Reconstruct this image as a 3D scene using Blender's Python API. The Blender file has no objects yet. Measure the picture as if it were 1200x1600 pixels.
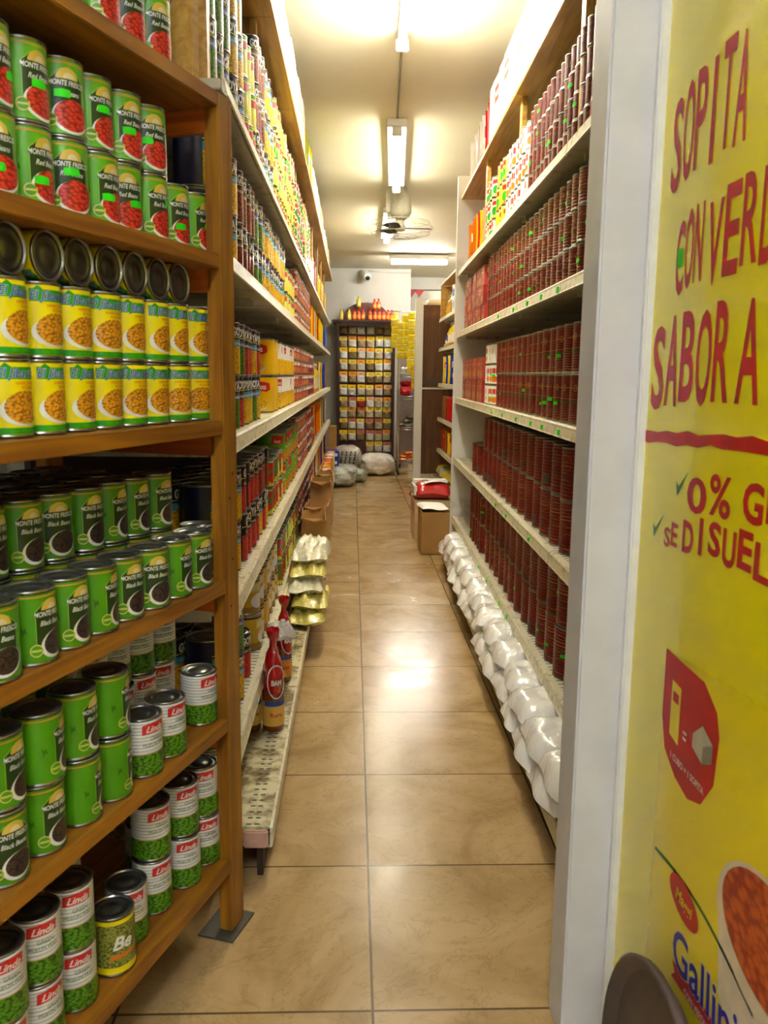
import bpy, bmesh, math, random
from mathutils import Vector, Matrix, noise
random.seed(7)
PI = math.pi
col = bpy.context.scene.collection
scn = bpy.context.scene

# ------------------------------------------------------------------ camera
cd = bpy.data.cameras.new('camera'); cam = bpy.data.objects.new('camera', cd); col.objects.link(cam)
cd.sensor_fit = 'VERTICAL'; cd.sensor_height = 32.0; cd.lens = 32.0 * 1325 / 1600
cd.clip_start = 0.02
R3 = Matrix(((0.99926078, -0.00615367, -0.03794767), (-0.03648373, 0.15933711, -0.98654986), (0.01211737, 0.98720505, 0.15899482)))
cam.matrix_world = Matrix.Translation((0, 0, 1.235)) @ R3.to_4x4()
cd.dof.use_dof = True; cd.dof.focus_distance = 3.4; cd.dof.aperture_fstop = 26.5 / 3.2
scn.camera = cam

# ------------------------------------------------------------------ world, exposure
w = bpy.data.worlds.new('world'); scn.world = w; w.use_nodes = True
w.node_tree.nodes['Background'].inputs[0].default_value = (0.9, 0.95, 1, 1)
w.node_tree.nodes['Background'].inputs[1].default_value = 0.1
vs = scn.view_settings
vs.view_transform = 'Standard'; vs.look = 'None'; vs.gamma = 1.0; vs.use_curve_mapping = False
vs.exposure = 2.6
TUBE_POWER = 26.0

# ------------------------------------------------------------------ materials
def lin(c):
    if isinstance(c, str):
        c = [int(c[i:i + 2], 16) / 255 for i in (0, 2, 4)]
        c = [x / 12.92 if x < .04045 else ((x + .055) / 1.055) ** 2.4 for x in c]
    return (c[0], c[1], c[2], 1)

class NT:
    def __init__(s, name):
        s.m = bpy.data.materials.new(name); s.m.use_nodes = True
        s.t = s.m.node_tree; s.b = s.t.nodes['Principled BSDF']
    def n(s, typ, **kw):
        nd = s.t.nodes.new(typ)
        for k, v in kw.items():
            if k.startswith('i_'): nd.inputs[k[2:].replace('_', ' ')].default_value = v
            else: setattr(nd, k, v)
        return nd
    def l(s, a, b): s.t.links.new(a, b)
    def set(s, **kw):
        for k, v in kw.items(): s.b.inputs[k.replace('_', ' ')].default_value = v
    def coord(s, scale=(1, 1, 1), kind='Object'):
        tc = s.n('ShaderNodeTexCoord'); mp = s.n('ShaderNodeMapping'); mp.inputs['Scale'].default_value = scale
        s.l(tc.outputs[kind], mp.inputs[0]); return mp.outputs[0]
    def ramp(s, fac, stops):
        r = s.n('ShaderNodeValToRGB'); e = r.color_ramp.elements
        while len(e) < len(stops): e.new(0.5)
        for el, (p, c) in zip(e, stops): el.position = p; el.color = lin(c)
        s.l(fac, r.inputs[0]); return r.outputs[0]
    def bump(s, h, strength=.3, dist=.002):
        b = s.n('ShaderNodeBump'); b.inputs['Strength'].default_value = strength; b.inputs['Distance'].default_value = dist
        s.l(h, b.inputs['Height']); s.l(b.outputs[0], s.b.inputs['Normal'])

_mc = {}
def flat(c, rough=.5, metal=0., var=.08, scale=30, coat=0., bump=0.):
    key = ('flat', str(c), rough, metal, var, scale, coat, bump)
    if key in _mc: return _mc[key]
    t = NT('paint_' + str(c) if isinstance(c, str) else 'paint')
    L = lin(c)
    nz = t.n('ShaderNodeTexNoise', i_Scale=scale, i_Detail=3.0); t.l(t.coord(), nz.inputs['Vector'])
    lo = tuple(max(0, v * (1 - var * 1.6)) for v in L[:3]); hi = tuple(min(1, v * (1 + var)) for v in L[:3])
    t.l(t.ramp(nz.outputs[0], [(.3, lo), (.7, hi)]), t.b.inputs['Base Color'])
    t.set(Roughness=rough, Metallic=metal, Coat_Weight=coat)
    if bump: t.bump(nz.outputs[0], bump, .003)
    _mc[key] = t.m; return t.m

def beans(c1, c2, scale=190, rough=.35, edge=None):
    key = ('beans', c1, c2, scale)
    if key in _mc: return _mc[key]
    t = NT('printed_beans_' + c1)
    v = t.n('ShaderNodeTexVoronoi', i_Scale=float(scale)); t.l(t.coord((1, 1, 1.5)), v.inputs['Vector'])
    t.l(t.ramp(v.outputs['Distance'], [(.0, c1), (.35, c1), (.75, c2)]), t.b.inputs['Base Color'])
    t.set(Roughness=rough); _mc[key] = t.m; return t.m

def wood(name, c1, c2, rough=.5, axis=1, sc=1.0):
    t = NT(name)
    s = [14 * sc, 14 * sc, 14 * sc]; s[axis] = .9 * sc
    nz = t.n('ShaderNodeTexNoise', i_Scale=2.2, i_Detail=5.0, i_Distortion=1.2); t.l(t.coord(tuple(s)), nz.inputs['Vector'])
    n2 = t.n('ShaderNodeTexNoise', i_Scale=3.0, i_Detail=2.0); t.l(t.coord(), n2.inputs['Vector'])
    mx = t.n('ShaderNodeMath', operation='ADD'); t.l(nz.outputs[0], mx.inputs[0])
    m2 = t.n('ShaderNodeMath', operation='MULTIPLY'); m2.inputs[1].default_value = .35; t.l(n2.outputs[0], m2.inputs[0]); t.l(m2.outputs[0], mx.inputs[1])
    t.l(t.ramp(mx.outputs[0], [(.5, c1), (.85, c2)]), t.b.inputs['Base Color'])
    t.set(Roughness=rough, Coat_Weight=.15, Coat_Roughness=.35); t.bump(nz.outputs[0], .15, .001)
    return t.m

def grime(name, base, dirt, amount=.5, scale=9, rough=.5, metal=0.):
    t = NT(name)
    nz = t.n('ShaderNodeTexNoise', i_Scale=float(scale), i_Detail=8.0, i_Roughness=.65); t.l(t.coord(), nz.inputs['Vector'])
    t.l(t.ramp(nz.outputs[0], [(.28 + .2 * amount, dirt), (.42 + .2 * amount, base)]), t.b.inputs['Base Color'])
    t.set(Roughness=rough, Metallic=metal); t.bump(nz.outputs[0], .1, .001)
    return t.m

def plastic_film(name, c, rough=.12, wr=22, alpha=1.0, strength=.9, trans=0.):
    t = NT(name)
    nz = t.n('ShaderNodeTexNoise', i_Scale=float(wr), i_Detail=3.0, i_Distortion=1.5); t.l(t.coord(), nz.inputs['Vector'])
    v = t.n('ShaderNodeTexVoronoi', feature='DISTANCE_TO_EDGE', i_Scale=wr * .8); t.l(t.coord((1, 1.4, .8)), v.inputs['Vector'])
    ad = t.n('ShaderNodeMath', operation='ADD'); t.l(nz.outputs[0], ad.inputs[0]); t.l(v.outputs[0], ad.inputs[1])
    t.set(Base_Color=lin(c), Roughness=rough, Alpha=alpha, Coat_Weight=.7, Coat_Roughness=.06, Transmission_Weight=trans)
    t.bump(ad.outputs[0], strength, .012); return t.m

def lamp_mat(name, c, s):
    t = NT(name); t.set(Base_Color=lin(c), Emission_Color=lin(c), Emission_Strength=s); return t.m

WOODV = wood('stained_pine_upright', '7E4A08', 'B07A16', axis=2)
WOODY = wood('stained_pine_board', '7C4608', 'AE7412', axis=1)
WOODL = wood('light_pine_board', 'B07C28', 'D8AC50', axis=1)
WOODR = wood('orange_pine_rail', '963E04', 'C4640C', axis=0)
MAHOG = wood('mahogany_veneer', '2A0E08', '451A0E', axis=2, rough=.35)
MAHOG2 = wood('reddish_veneer', '52201A', '74322A', axis=2, rough=.4)
BROWNP = wood('brown_hardboard', '4E2E10', '70461C', axis=2, rough=.6)
WHITEM = grime('cream_enamel_steel', 'CFC8AE', '9A8A62', .25, 14, .35)
RAIL = grime('scuffed_cream_rail', 'D8D0B0', 'A0946E', .3, 40, .4)
RUST = grime('rusty_cream_deck', 'CDC49C', '6E5A2A', .75, 12, .5)
DARKM = flat('2A2218', .6)
BACKSHADE = flat('3E382C', .7)  # dark tone puts the shade deep inside the shelves into the colour
KICK = flat('2E1C10', .6)
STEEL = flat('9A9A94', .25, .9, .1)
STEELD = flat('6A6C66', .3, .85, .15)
CHROME = flat('C8C8C8', .2, 1., .05)
WALLW = flat('C9C6BD', .6, 0, .03, 6)
PILLAR = flat('DADBDC', .45, 0, .04, 12, bump=.15)
TRIMW = flat('EEEEEA', .35, 0, .02)
WHITE = flat('E8E8E2', .5, 0, .02)
PAPER = flat('F0F0EC', .5, 0, .02)
BLACK = flat('141414', .4, 0, .05)
CARD = flat('B48A4C', .85, 0, .08, 5)
CARDIN = flat('6E4A1C', .8)
GREENST = flat('2EE000', .6, 0, .02)
SUGAR = plastic_film('white_sugar_bag_film', 'F6F6F2', .1, 15, strength=.45)
CLEARF = plastic_film('clear_bag_film', 'DDE2DE', .12, 30, .45)

# ------------------------------------------------------------------ mesh builder
class MB:
    def __init__(s): s.bm = bmesh.new(); s.mats = []
    def mi(s, m):
        if m not in s.mats: s.mats.append(m)
        return s.mats.index(m)
    def face(s, pts, m, smooth=False):
        vs_ = [s.bm.verts.new(p) for p in pts]
        f = s.bm.faces.new(vs_); f.material_index = s.mi(m); f.smooth = smooth; return f
    def box(s, x0, x1, y0, y1, z0, z1, m, M=None, bev=0.):
        b = bmesh.new()
        bmesh.ops.create_cube(b, size=1)
        for v in b.verts: v.co = Vector(((x0 + x1) / 2 + v.co.x * (x1 - x0), (y0 + y1) / 2 + v.co.y * (y1 - y0), (z0 + z1) / 2 + v.co.z * (z1 - z0)))
        if bev: bmesh.ops.bevel(b, geom=b.edges[:], offset=bev, segments=2, affect='EDGES')
        s.merge(b, m, M); return s
    def merge(s, b, m, M=None, smooth=False):
        vm = {}
        for v in b.verts: vm[v] = s.bm.verts.new((M @ v.co) if M else v.co)
        i = s.mi(m)
        for f in b.faces:
            nf = s.bm.faces.new([vm[v] for v in f.verts]); nf.material_index = i; nf.smooth = smooth
        b.free()
    def lathe(s, prof, m, seg=24, M=None, smooth=True, sx=1, sy=1, cap=True):
        rings = []
        for r, z in prof:
            if r < 1e-6: p = Vector((0, 0, z)); rings.append([s.bm.verts.new(M @ p if M else p)])
            else:
                ring = []
                for k in range(seg):
                    a = 2 * PI * k / seg; p = Vector((r * math.cos(a) * sx, r * math.sin(a) * sy, z))
                    ring.append(s.bm.verts.new(M @ p if M else p))
                rings.append(ring)
        i = s.mi(m)
        for a, b in zip(rings, rings[1:]):
            for k in range(seg):
                k2 = (k + 1) % seg
                if len(a) == 1 and len(b) == 1: continue
                if len(a) == 1: f = s.bm.faces.new([a[0], b[k2], b[k]][::-1])
                elif len(b) == 1: f = s.bm.faces.new([a[k], a[k2], b[0]])
                else: f = s.bm.faces.new([a[k], a[k2], b[k2], b[k]])
                f.material_index = i; f.smooth = smooth
        if cap:
            for rg, rev in ((rings[0], True), (rings[-1], False)):
                if len(rg) > 2:
                    f = s.bm.faces.new(rg[::-1] if rev else rg); f.material_index = i
        return s
    def tube(s, pts, r, m, seg=8, closed=False):
        pts = [Vector(p) for p in pts]; n = len(pts); rings = []
        up = Vector((0, 0, 1))
        for k, p in enumerate(pts):
            a = pts[(k - 1) % n] if (closed or k) else p
            b = pts[(k + 1) % n] if (closed or k < n - 1) else p
            d = (b - a).normalized()
            u = d.cross(up)
            if u.length < .05: u = d.cross(Vector((1, 0, 0)))
            u.normalize(); v = d.cross(u)
            rings.append([s.bm.verts.new(p + r * (math.cos(2 * PI * q / seg) * u + math.sin(2 * PI * q / seg) * v)) for q in range(seg)])
        i = s.mi(m)
        for k in range(n if closed else n - 1):
            A, B = rings[k], rings[(k + 1) % n]
            for q in range(seg):
                f = s.bm.faces.new([A[q], A[(q + 1) % seg], B[(q + 1) % seg], B[q]]); f.material_index = i; f.smooth = True
        if not closed:
            for rg in (rings[0], rings[-1]): f = s.bm.faces.new(rg); f.material_index = i
        return s
    def grid(s, fn, nu, nv, m, closeu=False, smooth=True):
        V = [[s.bm.verts.new(fn(u / nu, v / nv)) for v in range(nv + 1)] for u in range(nu if closeu else nu + 1)]
        i = s.mi(m); N = nu if closeu else nu
        for u in range(N):
            for v in range(nv):
                u2 = (u + 1) % len(V)
                try:
                    f = s.bm.faces.new([V[u][v], V[u2][v], V[u2][v + 1], V[u][v + 1]]); f.material_index = i; f.smooth = smooth
                except ValueError: pass
        return s
    def mesh(s, name):
        bmesh.ops.recalc_face_normals(s.bm, faces=s.bm.faces[:])
        me = bpy.data.meshes.new(name); s.bm.to_mesh(me); s.bm.free()
        for m in s.mats: me.materials.append(m)
        return me

def obj(name, me, parent=None, loc=(0, 0, 0), rz=0., label=None, cat=None, group=None, kind=None, rot=None):
    if isinstance(me, MB): me = me.mesh(name)
    o = bpy.data.objects.new(name, me); col.objects.link(o)
    o.location = loc; o.rotation_euler = rot if rot else (0, 0, rz)
    if parent: o.parent = parent
    if label: o['label'] = label
    if cat: o['category'] = cat
    if group: o['group'] = group
    if kind: o['kind'] = kind
    return o
def empty(name, loc, rz, label, cat, group=None, rot=None):
    return obj(name, None, None, loc, rz, label, cat, group, None, rot)
def struct(name, mb): return obj(name, mb, kind='structure')

ORD = ['first', 'second', 'third', 'fourth', 'fifth', 'sixth', 'seventh', 'eighth', 'ninth', 'tenth', 'eleventh', 'twelfth', 'thirteenth', 'fourteenth', 'fifteenth', 'sixteenth', 'seventeenth', 'eighteenth', 'nineteenth', 'twentieth']
TENS = ['', '', 'twenty', 'thirty', 'forty', 'fifty', 'sixty', 'seventy', 'eighty', 'ninety']
def ordn(n):
    if n <= 20: return ORD[n - 1]
    t, u = divmod(n, 10)
    if u == 0: return TENS[t][:-1] + 'ieth'
    return TENS[t] + '-' + ORD[u - 1]
TIER = {1: [''], 2: ['lower ', 'upper '], 3: ['bottom-tier ', 'middle-tier ', 'top-tier '], 4: ['bottom-tier ', 'second-tier ', 'third-tier ', 'top-tier ']}

# ------------------------------------------------------------------ flat printing (text, patches), bent round cans or laid on planes
_tx = {}
def text2d(st, size=1., bold=0., shear=0., sx=1.):
    key = (st, bold, shear)
    if key not in _tx:
        cu = bpy.data.curves.new('t', 'FONT'); cu.body = st; cu.size = 1.; cu.offset = bold; cu.shear = shear
        cu.align_x = 'CENTER'; cu.resolution_u = 3; cu.fill_mode = 'FRONT'
        o = bpy.data.objects.new('t', cu); col.objects.link(o)
        dg = bpy.context.evaluated_depsgraph_get(); dg.update()
        me = o.evaluated_get(dg).to_mesh()
        vs_ = [(v.co.x, v.co.y) for v in me.vertices]; fs = [tuple(p.vertices) for p in me.polygons]
        o.evaluated_get(dg).to_mesh_clear(); bpy.data.objects.remove(o); bpy.data.curves.remove(cu)
        _tx[key] = (vs_, fs)
    vs_, fs = _tx[key]
    return [(x * size * sx, y * size) for x, y in vs_], fs

class Print:
    def __init__(s): s.items = []
    def poly(s, pts, m, layer=1): s.items.append((pts, [tuple(range(len(pts)))], m, layer)); return s
    def rect(s, u0, u1, v0, v1, m, layer=1, skew=0.):
        return s.poly([(u0, v0), (u1, v0 + skew), (u1, v1 + skew), (u0, v1)], m, layer)
    def ell(s, cu, cv, ru, rv, m, layer=1, n=24, a0=0., a1=2 * PI, rot=0.):
        pts = []
        for k in range(n):
            a = a0 + (a1 - a0) * k / (n if a1 - a0 > 6.2 else n - 1)
            x, y = ru * math.cos(a), rv * math.sin(a)
            pts.append((cu + x * math.cos(rot) - y * math.sin(rot), cv + x * math.sin(rot) + y * math.cos(rot)))
        return s.poly(pts, m, layer)
    def ring(s, cu, cv, ru, rv, wd, m, layer=1, n=24, a0=0., a1=2 * PI):
        vs_, fs = [], []
        for k in range(n + 1):
            a = a0 + (a1 - a0) * k / n
            vs_ += [(cu + ru * math.cos(a), cv + rv * math.sin(a)), (cu + (ru - wd) * math.cos(a), cv + (rv - wd) * math.sin(a))]
        for k in range(n): fs.append((2 * k, 2 * k + 1, 2 * k + 3, 2 * k + 2))
        s.items.append((vs_, fs, m, layer)); return s
    def text(s, st, cu, cv, size, m, layer=2, bold=0., shear=0., sx=1., rot=0.):
        vs_, fs = text2d(st, size, bold, shear, sx)
        c, q = math.cos(rot), math.sin(rot)
        s.items.append(([(cu + x * c - y * q, cv + x * q + y * c) for x, y in vs_], fs, m, layer)); return s
    def lines(s, u0, u1, v0, v1, n, m, layer=2, th=.35):
        for k in range(n):
            v = v0 + (v1 - v0) * (k + .5) / n; h = (v1 - v0) / n * th / 2
            s.rect(u0, u0 + (u1 - u0) * random.uniform(.75, 1), v - h, v + h, m, layer)
        return s
    def bars(s, u0, u1, v0, v1, n, m, layer=3):
        for k in range(n):
            u = u0 + (u1 - u0) * (k + .5) / n; h = (u1 - u0) / n * random.uniform(.2, .38); s.rect(u - h, u + h, v0, v1, m, layer)
        return s
    def bend(s, mb, R, step=.006, eps=.00022, off=0.):
        for pts, fs, m, layer in s.items:
            b = bmesh.new(); V = [b.verts.new((x, y, 0)) for x, y in pts]
            for f in fs:
                try: b.faces.new([V[i] for i in f])
                except ValueError: pass
            u0 = min(p[0] for p in pts); u1 = max(p[0] for p in pts); k = math.ceil(u0 / step)
            while k * step < u1:
                bmesh.ops.bisect_plane(b, geom=b.verts[:] + b.edges[:] + b.faces[:], plane_co=(k * step, 0, 0), plane_no=(1, 0, 0)); k += 1
            r = R + layer * eps + off
            for v in b.verts: v.co = Vector((r * math.cos(v.co.x / R), r * math.sin(v.co.x / R), v.co.y))
            mb.merge(b, m, None, True)
        return mb
    def lay(s, mb, fn):
        for pts, fs, m, layer in s.items:
            b = bmesh.new(); V = [b.verts.new(fn(x, y, layer)) for x, y in pts]
            for f in fs:
                try: b.faces.new([V[i] for i in f])
                except ValueError: pass
            mb.merge(b, m)
        return mb

# ------------------------------------------------------------------ can kinds
class Kind:
    def __init__(s, name, R, H, base, design, desc, cat='can', rib=0, seg=24, fine=True, tall=None):
        s.name, s.R, s.H, s.desc, s.cat, s.fine = name, R, H, desc, cat, fine
        p = Print(); random.seed(len(name)); design(p, R, H)
        b = MB(); l = MB(); lab = MB()
        tgt = (b, l, lab) if fine else (b, b, b)
        tgt[0].lathe([(R - .003, 0), (R + .0008, .0012), (R + .0008, .0035), (R - .001, .005), (R - .001, H - .005), (R + .0008, H - .0035), (R + .0008, H - .0008), (R - .001, H), (R - .003, H - .001), (R - .0035, H - .004)], STEEL, seg)
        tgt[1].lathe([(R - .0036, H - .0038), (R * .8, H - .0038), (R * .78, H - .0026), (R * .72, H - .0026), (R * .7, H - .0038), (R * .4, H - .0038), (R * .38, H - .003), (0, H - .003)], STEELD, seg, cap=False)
        z0, z1 = .0055, H - .0055
        if rib:
            prof = [(R - .0008, z0)]; n = rib
            for k in range(n):
                a = z0 + (z1 - z0) * (k + .25) / n; c = z0 + (z1 - z0) * (k + .75) / n
                prof += [(R - .0012, a), (R + .0004, c)]
            prof.append((R - .0008, z1))
        else: prof = [(R, z0), (R, z1)]
        tgt[2].lathe(prof, base, seg, cap=False)
        p.bend(tgt[2], R, step=(.006 if fine else .012), off=(.0006 if rib else .0))
        s.body = b.mesh('steel_' + name); s.lid = s.lab = None
        if fine: s.lid = l.mesh('lid'); s.lab = lab.mesh('paper_label')
    def put(s, loc, rz, label, group, lying=None, sticker=False):
        o = obj(s.name, s.body, None, loc, rz, label, s.cat, group, rot=lying)
        if s.fine:
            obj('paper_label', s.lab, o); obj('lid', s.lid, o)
        if sticker:
            me = sticker_mesh(s.R); q = obj('price_sticker', me, o, (0, 0, s.H * random.uniform(.3, .6))); q.rotation_euler.z = random.uniform(-.5, .5)
            q['label'] = 'bright green price sticker'
        return o
_st = {}
def sticker_mesh(R):
    k = round(R, 3)
    if k not in _st:
        p = Print(); p.poly([(-.011, -.005), (.011, -.005), (.013, 0), (.011, .006), (0, .007), (-.011, .005)], GREENST, 5)
        _st[k] = p.bend(MB(), R, .006, off=.0009).mesh('price_sticker')
    return _st[k]

F = lambda c, r=.35, v=.03: flat(c, r, 0, v, 40, coat=.15)
YEL, YEL2, GRN, DGRN, LIME = F('F2E000'), F('E8B800'), F('18A010'), F('1E3A0C'), F('5FAE10')
RED, DRED, BLUE, NAVY, LBLUE = F('D01812'), F('780808'), F('2B4FA8'), F('0C1440'), F('3C9CC8')
WHT, BLK, CREAM, GOLD, ORG, PNK = F('EEEEE6'), F('101010'), F('E0D2A8'), F('C8922C'), F('E87810'), F('C84848')
PALE = F('C8E070'); BRN = F('6A3414')
B_CHICK = beans('E8A020', '8A5206'); B_RED = beans('E03C28', '8A0C06', 150); B_BLACK = beans('48342C', '0A0605', 230)
B_PEA = beans('5C9A14', '1C4406', 170); B_CORN = beans('F4C818', 'B07C08', 150); B_GAND = beans('9AA040', '4A4E14', 210)

def nutrition(p, R, H, u, m=BLK):
    p.lines(u - .012, u + .012, H * .2, H * .8, 14, m, 2); p.bars(u + .016, u + .03, H * .1, H * .25, 8, m, 3)
def d_yellow(p, R, H):
    p.rect(-PI * R, PI * R, .006, .015, GRN, 1); p.text('Net Weight 15 oz', .012, .008, .008, LIME, 2)
    p.poly([(-.032, .083), (.03, .083), (.03, .100), (-.012, .100), (-.02, .106), (-.026, .101), (-.032, .101)], GRN, 1)
    p.text('El Jibarito', 0, .0855, .0185, WHT, 2, .035, .25, .9); p.text('El Jibarito', 0, .0855, .0185, BLUE, 3, .012, .25, .9)
    p.text('HABICHUELAS', .014, .0755, .0065, ORG, 2, .02); p.text('ROSADAS', .016, .069, .0065, ORG, 2, .02)
    p.ell(.006, .039, .037, .022, WHT, 1); p.ell(.009, .0435, .033, .0235, B_CHICK, 2)
    nutrition(p, R, H, -.07)
def d_fresco(bm_, big):
    def f(p, R, H):
        p.rect(-PI * R, PI * R, H - .011, H - .0085, GOLD, 1)
        p.poly([(-.026, .03), (.026, .03), (.026, .083), (.02, .088), (.014, .095), (-.014, .095), (-.02, .088), (-.026, .083)], F('8CC63C'), 1)
        p.poly([(-.025, .031), (.025, .031), (.025, .082), (.019, .087), (.013, .094), (-.013, .094), (-.019, .087), (-.025, .082)], DGRN, 2)
        p.ell(0, .083, .017, .016, F('D8B848'), 3, 20, 0, PI); p.ell(.002, .084, .008, .008, CREAM, 4, 14, 0, PI)
        p.text('MONTE FRESCO', 0, .0735, .0105, WHT, 4, .02, .15, .72); p.text('Black Beans' if big == 0 else 'Red Beans', 0, .060, .0105, WHT, 4, .01, .35, .8)
        if big: p.ell(.006, .030, .031, .024, WHT, 3); p.ell(.007, .0325, .028, .0225, bm_, 4)
        else: p.ell(.006, .030, .026, .021, WHT, 3, rot=.25); p.ell(.0075, .032, .0225, .019, bm_, 4, rot=.25)
        p.ell(-.026, .024, .0095, .0095, F('D8D060'), 4); p.ell(-.026, .024, .0078, .0078, F('4E9A1C'), 5); p.rect(-.033, -.019, .0225, .0255, F('D8D060'), 6)
        p.poly([(-.045, .045), (-.042, .052), (-.038, .050), (-.040, .060), (-.043, .056), (-.047, .062), (-.0455, .052)], F('2E6A0C'), 1); p.poly([(.040, .05), (.047, .057), (.044, .066), (.038, .058)], DGRN, 1)
        p.rect(.062, .082, .03, .09, WHT, 1); p.lines(.064, .080, .05, .088, 9, BLK, 2); p.bars(.064, .080, .033, .045, 8, BLK, 2)
    return f
def d_linda(p, R, H):
    p.rect(-PI * R, PI * R, .006, .046, B_PEA, 1); p.rect(-PI * R, PI * R, .0455, .0475, F('C8A060'), 2)
    p.poly([(-.024, .083), (.022, .086), (.024, .103), (-.003, .1045), (-.023, .101)], RED, 1)
    p.text('Linda', 0, .087, .0165, WHT, 2, .02, .4); p.text('GREEN', .004, .071, .0095, F('3E6A38'), 2, 0, 0, .9); p.text('PIGEON PEAS', .0, .060, .0095, F('3E6A38'), 2, 0, 0, .8)
    for k in range(12): p.rect(-PI * R, PI * R, .05 + k * .0048, .0504 + k * .0048, F('C8CACC'), 1)
    p.rect(.055, .075, .012, .034, WHT, 2); p.bars(.057, .073, .014, .032, 10, F('4A5AA8'), 3)
def d_gandules(p, R, H):
    p.rect(-PI * R, PI * R, .006, .018, YEL, 1); p.rect(-PI * R, PI * R, H - .014, H - .006, YEL, 1)
    p.text('Be', -.002, .052, .034, WHT, 2, .03, .3); p.poly([(-.028, .032), (.02, .037), (.026, .044), (-.02, .041)], ORG, 2)
def d_goya(base, food, mid=LBLUE, food_top=.55):
    def f(p, R, H):
        k = R / .05
        p.rect(-.042 * k, .062 * k, .006, H * food_top, food, 1); p.rect(-.042 * k, .062 * k, H * food_top, H * (food_top + .13), mid, 1)
        p.text('Garbanzos' if food in (B_CHICK, B_CORN) else 'Habichuelas', .01 * k, H * (food_top + .03), .014 * k, WHT, 2, .01)
        p.rect(-.042 * k, .062 * k, H * .715, H * .73, YEL, 2)
        p.text('GOYA', .01 * k, H * .755, H * .21, WHT, 2, .05, 0, .78 * k * .142 / H)
        p.rect(.085 * k, .115 * k, H * .1, H * .3, WHT, 1); p.bars(.087 * k, .113 * k, H * .12, H * .28, 10, BLK, 2)
    return f
def d_goya_small(p, R, H):
    p.rect(-PI * R, PI * R, .006, .026, BLUE, 1); p.rect(-PI * R, PI * R, .026, .078, CREAM, 1)
    p.rect(-.02, .02, .086, .1, WHT, 1); p.rect(-.019, .019, .087, .099, NAVY, 2); p.text('GOYA', 0, .0885, .012, WHT, 3, .03)
    p.rect(-.018, .018, .042, .068, BRN, 2); p.ell(0, .055, .014, .010, B_CHICK, 3); p.lines(-.03, .03, .028, .040, 4, BLK, 2); p.text('GARBANZOS', 0, .012, .009, WHT, 2)
def d_famosa(p, R, H):
    p.poly([(-.045, H * .62), (-.03, H * .58), (0, H * .6), (.03, H * .57), (.05, H * .63), (.046, H * .8), (.02, H * .84), (-.02, H * .85), (-.046, H * .8)], RED, 1)
    p.text('Famosa', 0, H * .64, H * .21, WHT, 2, .03, .1, .62); p.ell(-.02, H * .9, .02, H * .04, GRN, 2)
    p.ell(0, H * .24, .042, H * .17, CREAM, 1); p.ell(0, H * .27, .038, H * .15, B_CORN, 2)
def d_famwhite(p, R, H):
    p.rect(-PI * R, PI * R, .006, H * .5, B_CORN, 1); p.rect(-.03, .03, H * .7, H * .9, RED, 1); p.text('Famosa', 0, H * .74, H * .15, WHT, 2, .02, .1, .6)
    p.rect(-.1, -.06, H * .68, H * .88, RED, 1)
def d_greenfam(p, R, H):
    p.rect(-PI * R, PI * R, .006, H * .36, B_CHICK, 1); p.poly([(-.03, H * .62), (.035, H * .66), (.04, H * .9), (-.02, H * .92)], RED, 1)
    p.text('Famosa', .003, H * .68, H * .16, WHT, 2, .02, .1, .5); p.text('Garbanzos', 0, H * .44, H * .1, WHT, 2, .01)
def d_red(p, R, H):
    G = F('B8782C')
    for s in (0, 2.1 * R, -2.1 * R):
        p.ring(s, H * .70, R * .42, H * .17, .0012, G, 2); p.ring(s + .004, H * .26, R * .5, H * .15, .0011, G, 2, a0=.6, a1=4.6)
        p.rect(s - R * .36, s + R * .36, H * .66, H * .675, G, 2); p.rect(s - R * .3, s + R * .3, H * .73, H * .742, G, 2); p.rect(s - R * .2, s + R * .24, H * .12, H * .135, G, 2)  # thin gold bars put the rib reflections into the print
        p.ring(s, H * .47, R * .3, H * .06, .001, F('6A5A14'), 2)
    p.rect(-1.15 * R, -.75 * R, H * .12, H * .3, F('8A8070'), 2); p.bars(-1.13 * R, -.77 * R, H * .13, H * .29, 10, BLK, 3)
def d_redslim(p, R, H):
    G = F('B07830'); D = F('3A5010')
    p.rect(-PI * R, PI * R, H * .5, H * .508, G, 2)
    for s in (0, 3 * R, -3 * R):
        p.text('o', s, H * .66, H * .3, G, 2, 0, 0, .6); p.rect(s - R * .5, s + R * .5, H * .72, H * .735, G, 2); p.rect(s - R * .55, s + R * .55, H * .42, H * .46, D, 2)
        p.ring(s, H * .22, R * .5, H * .15, .0012, G, 2, a0=3.4, a1=6.4)
    p.rect(1.3 * R, 1.7 * R, H * .5, H * .75, F('C8C0A8'), 2)
def d_redwhite(p, R, H):
    p.rect(-.6 * R, .6 * R, H * .55, H * .8, RED, 1); p.ell(0, H * .28, R * .6, H * .15, ORG, 1)
    p.rect(2 * R, 3 * R, H * .3, H * .8, RED, 1); p.rect(-3 * R, -2 * R, H * .1, H * .5, RED, 1)
def d_gen(a, b, c, food=None):
    def f(p, R, H):
        p.rect(-PI * R, PI * R, .006, H * .22, b, 1); p.rect(-PI * R, PI * R, H * .88, H * .93, c, 1)
        for s in (-2.1 * R, 0, 2.1 * R):
            p.rect(s - .7 * R, s + .6 * R, H * .62, H * .82, a, 2, H * .03); p.ell(s, H * .36, .62 * R, H * .2, food or c, 2, 14)
    return f

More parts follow.
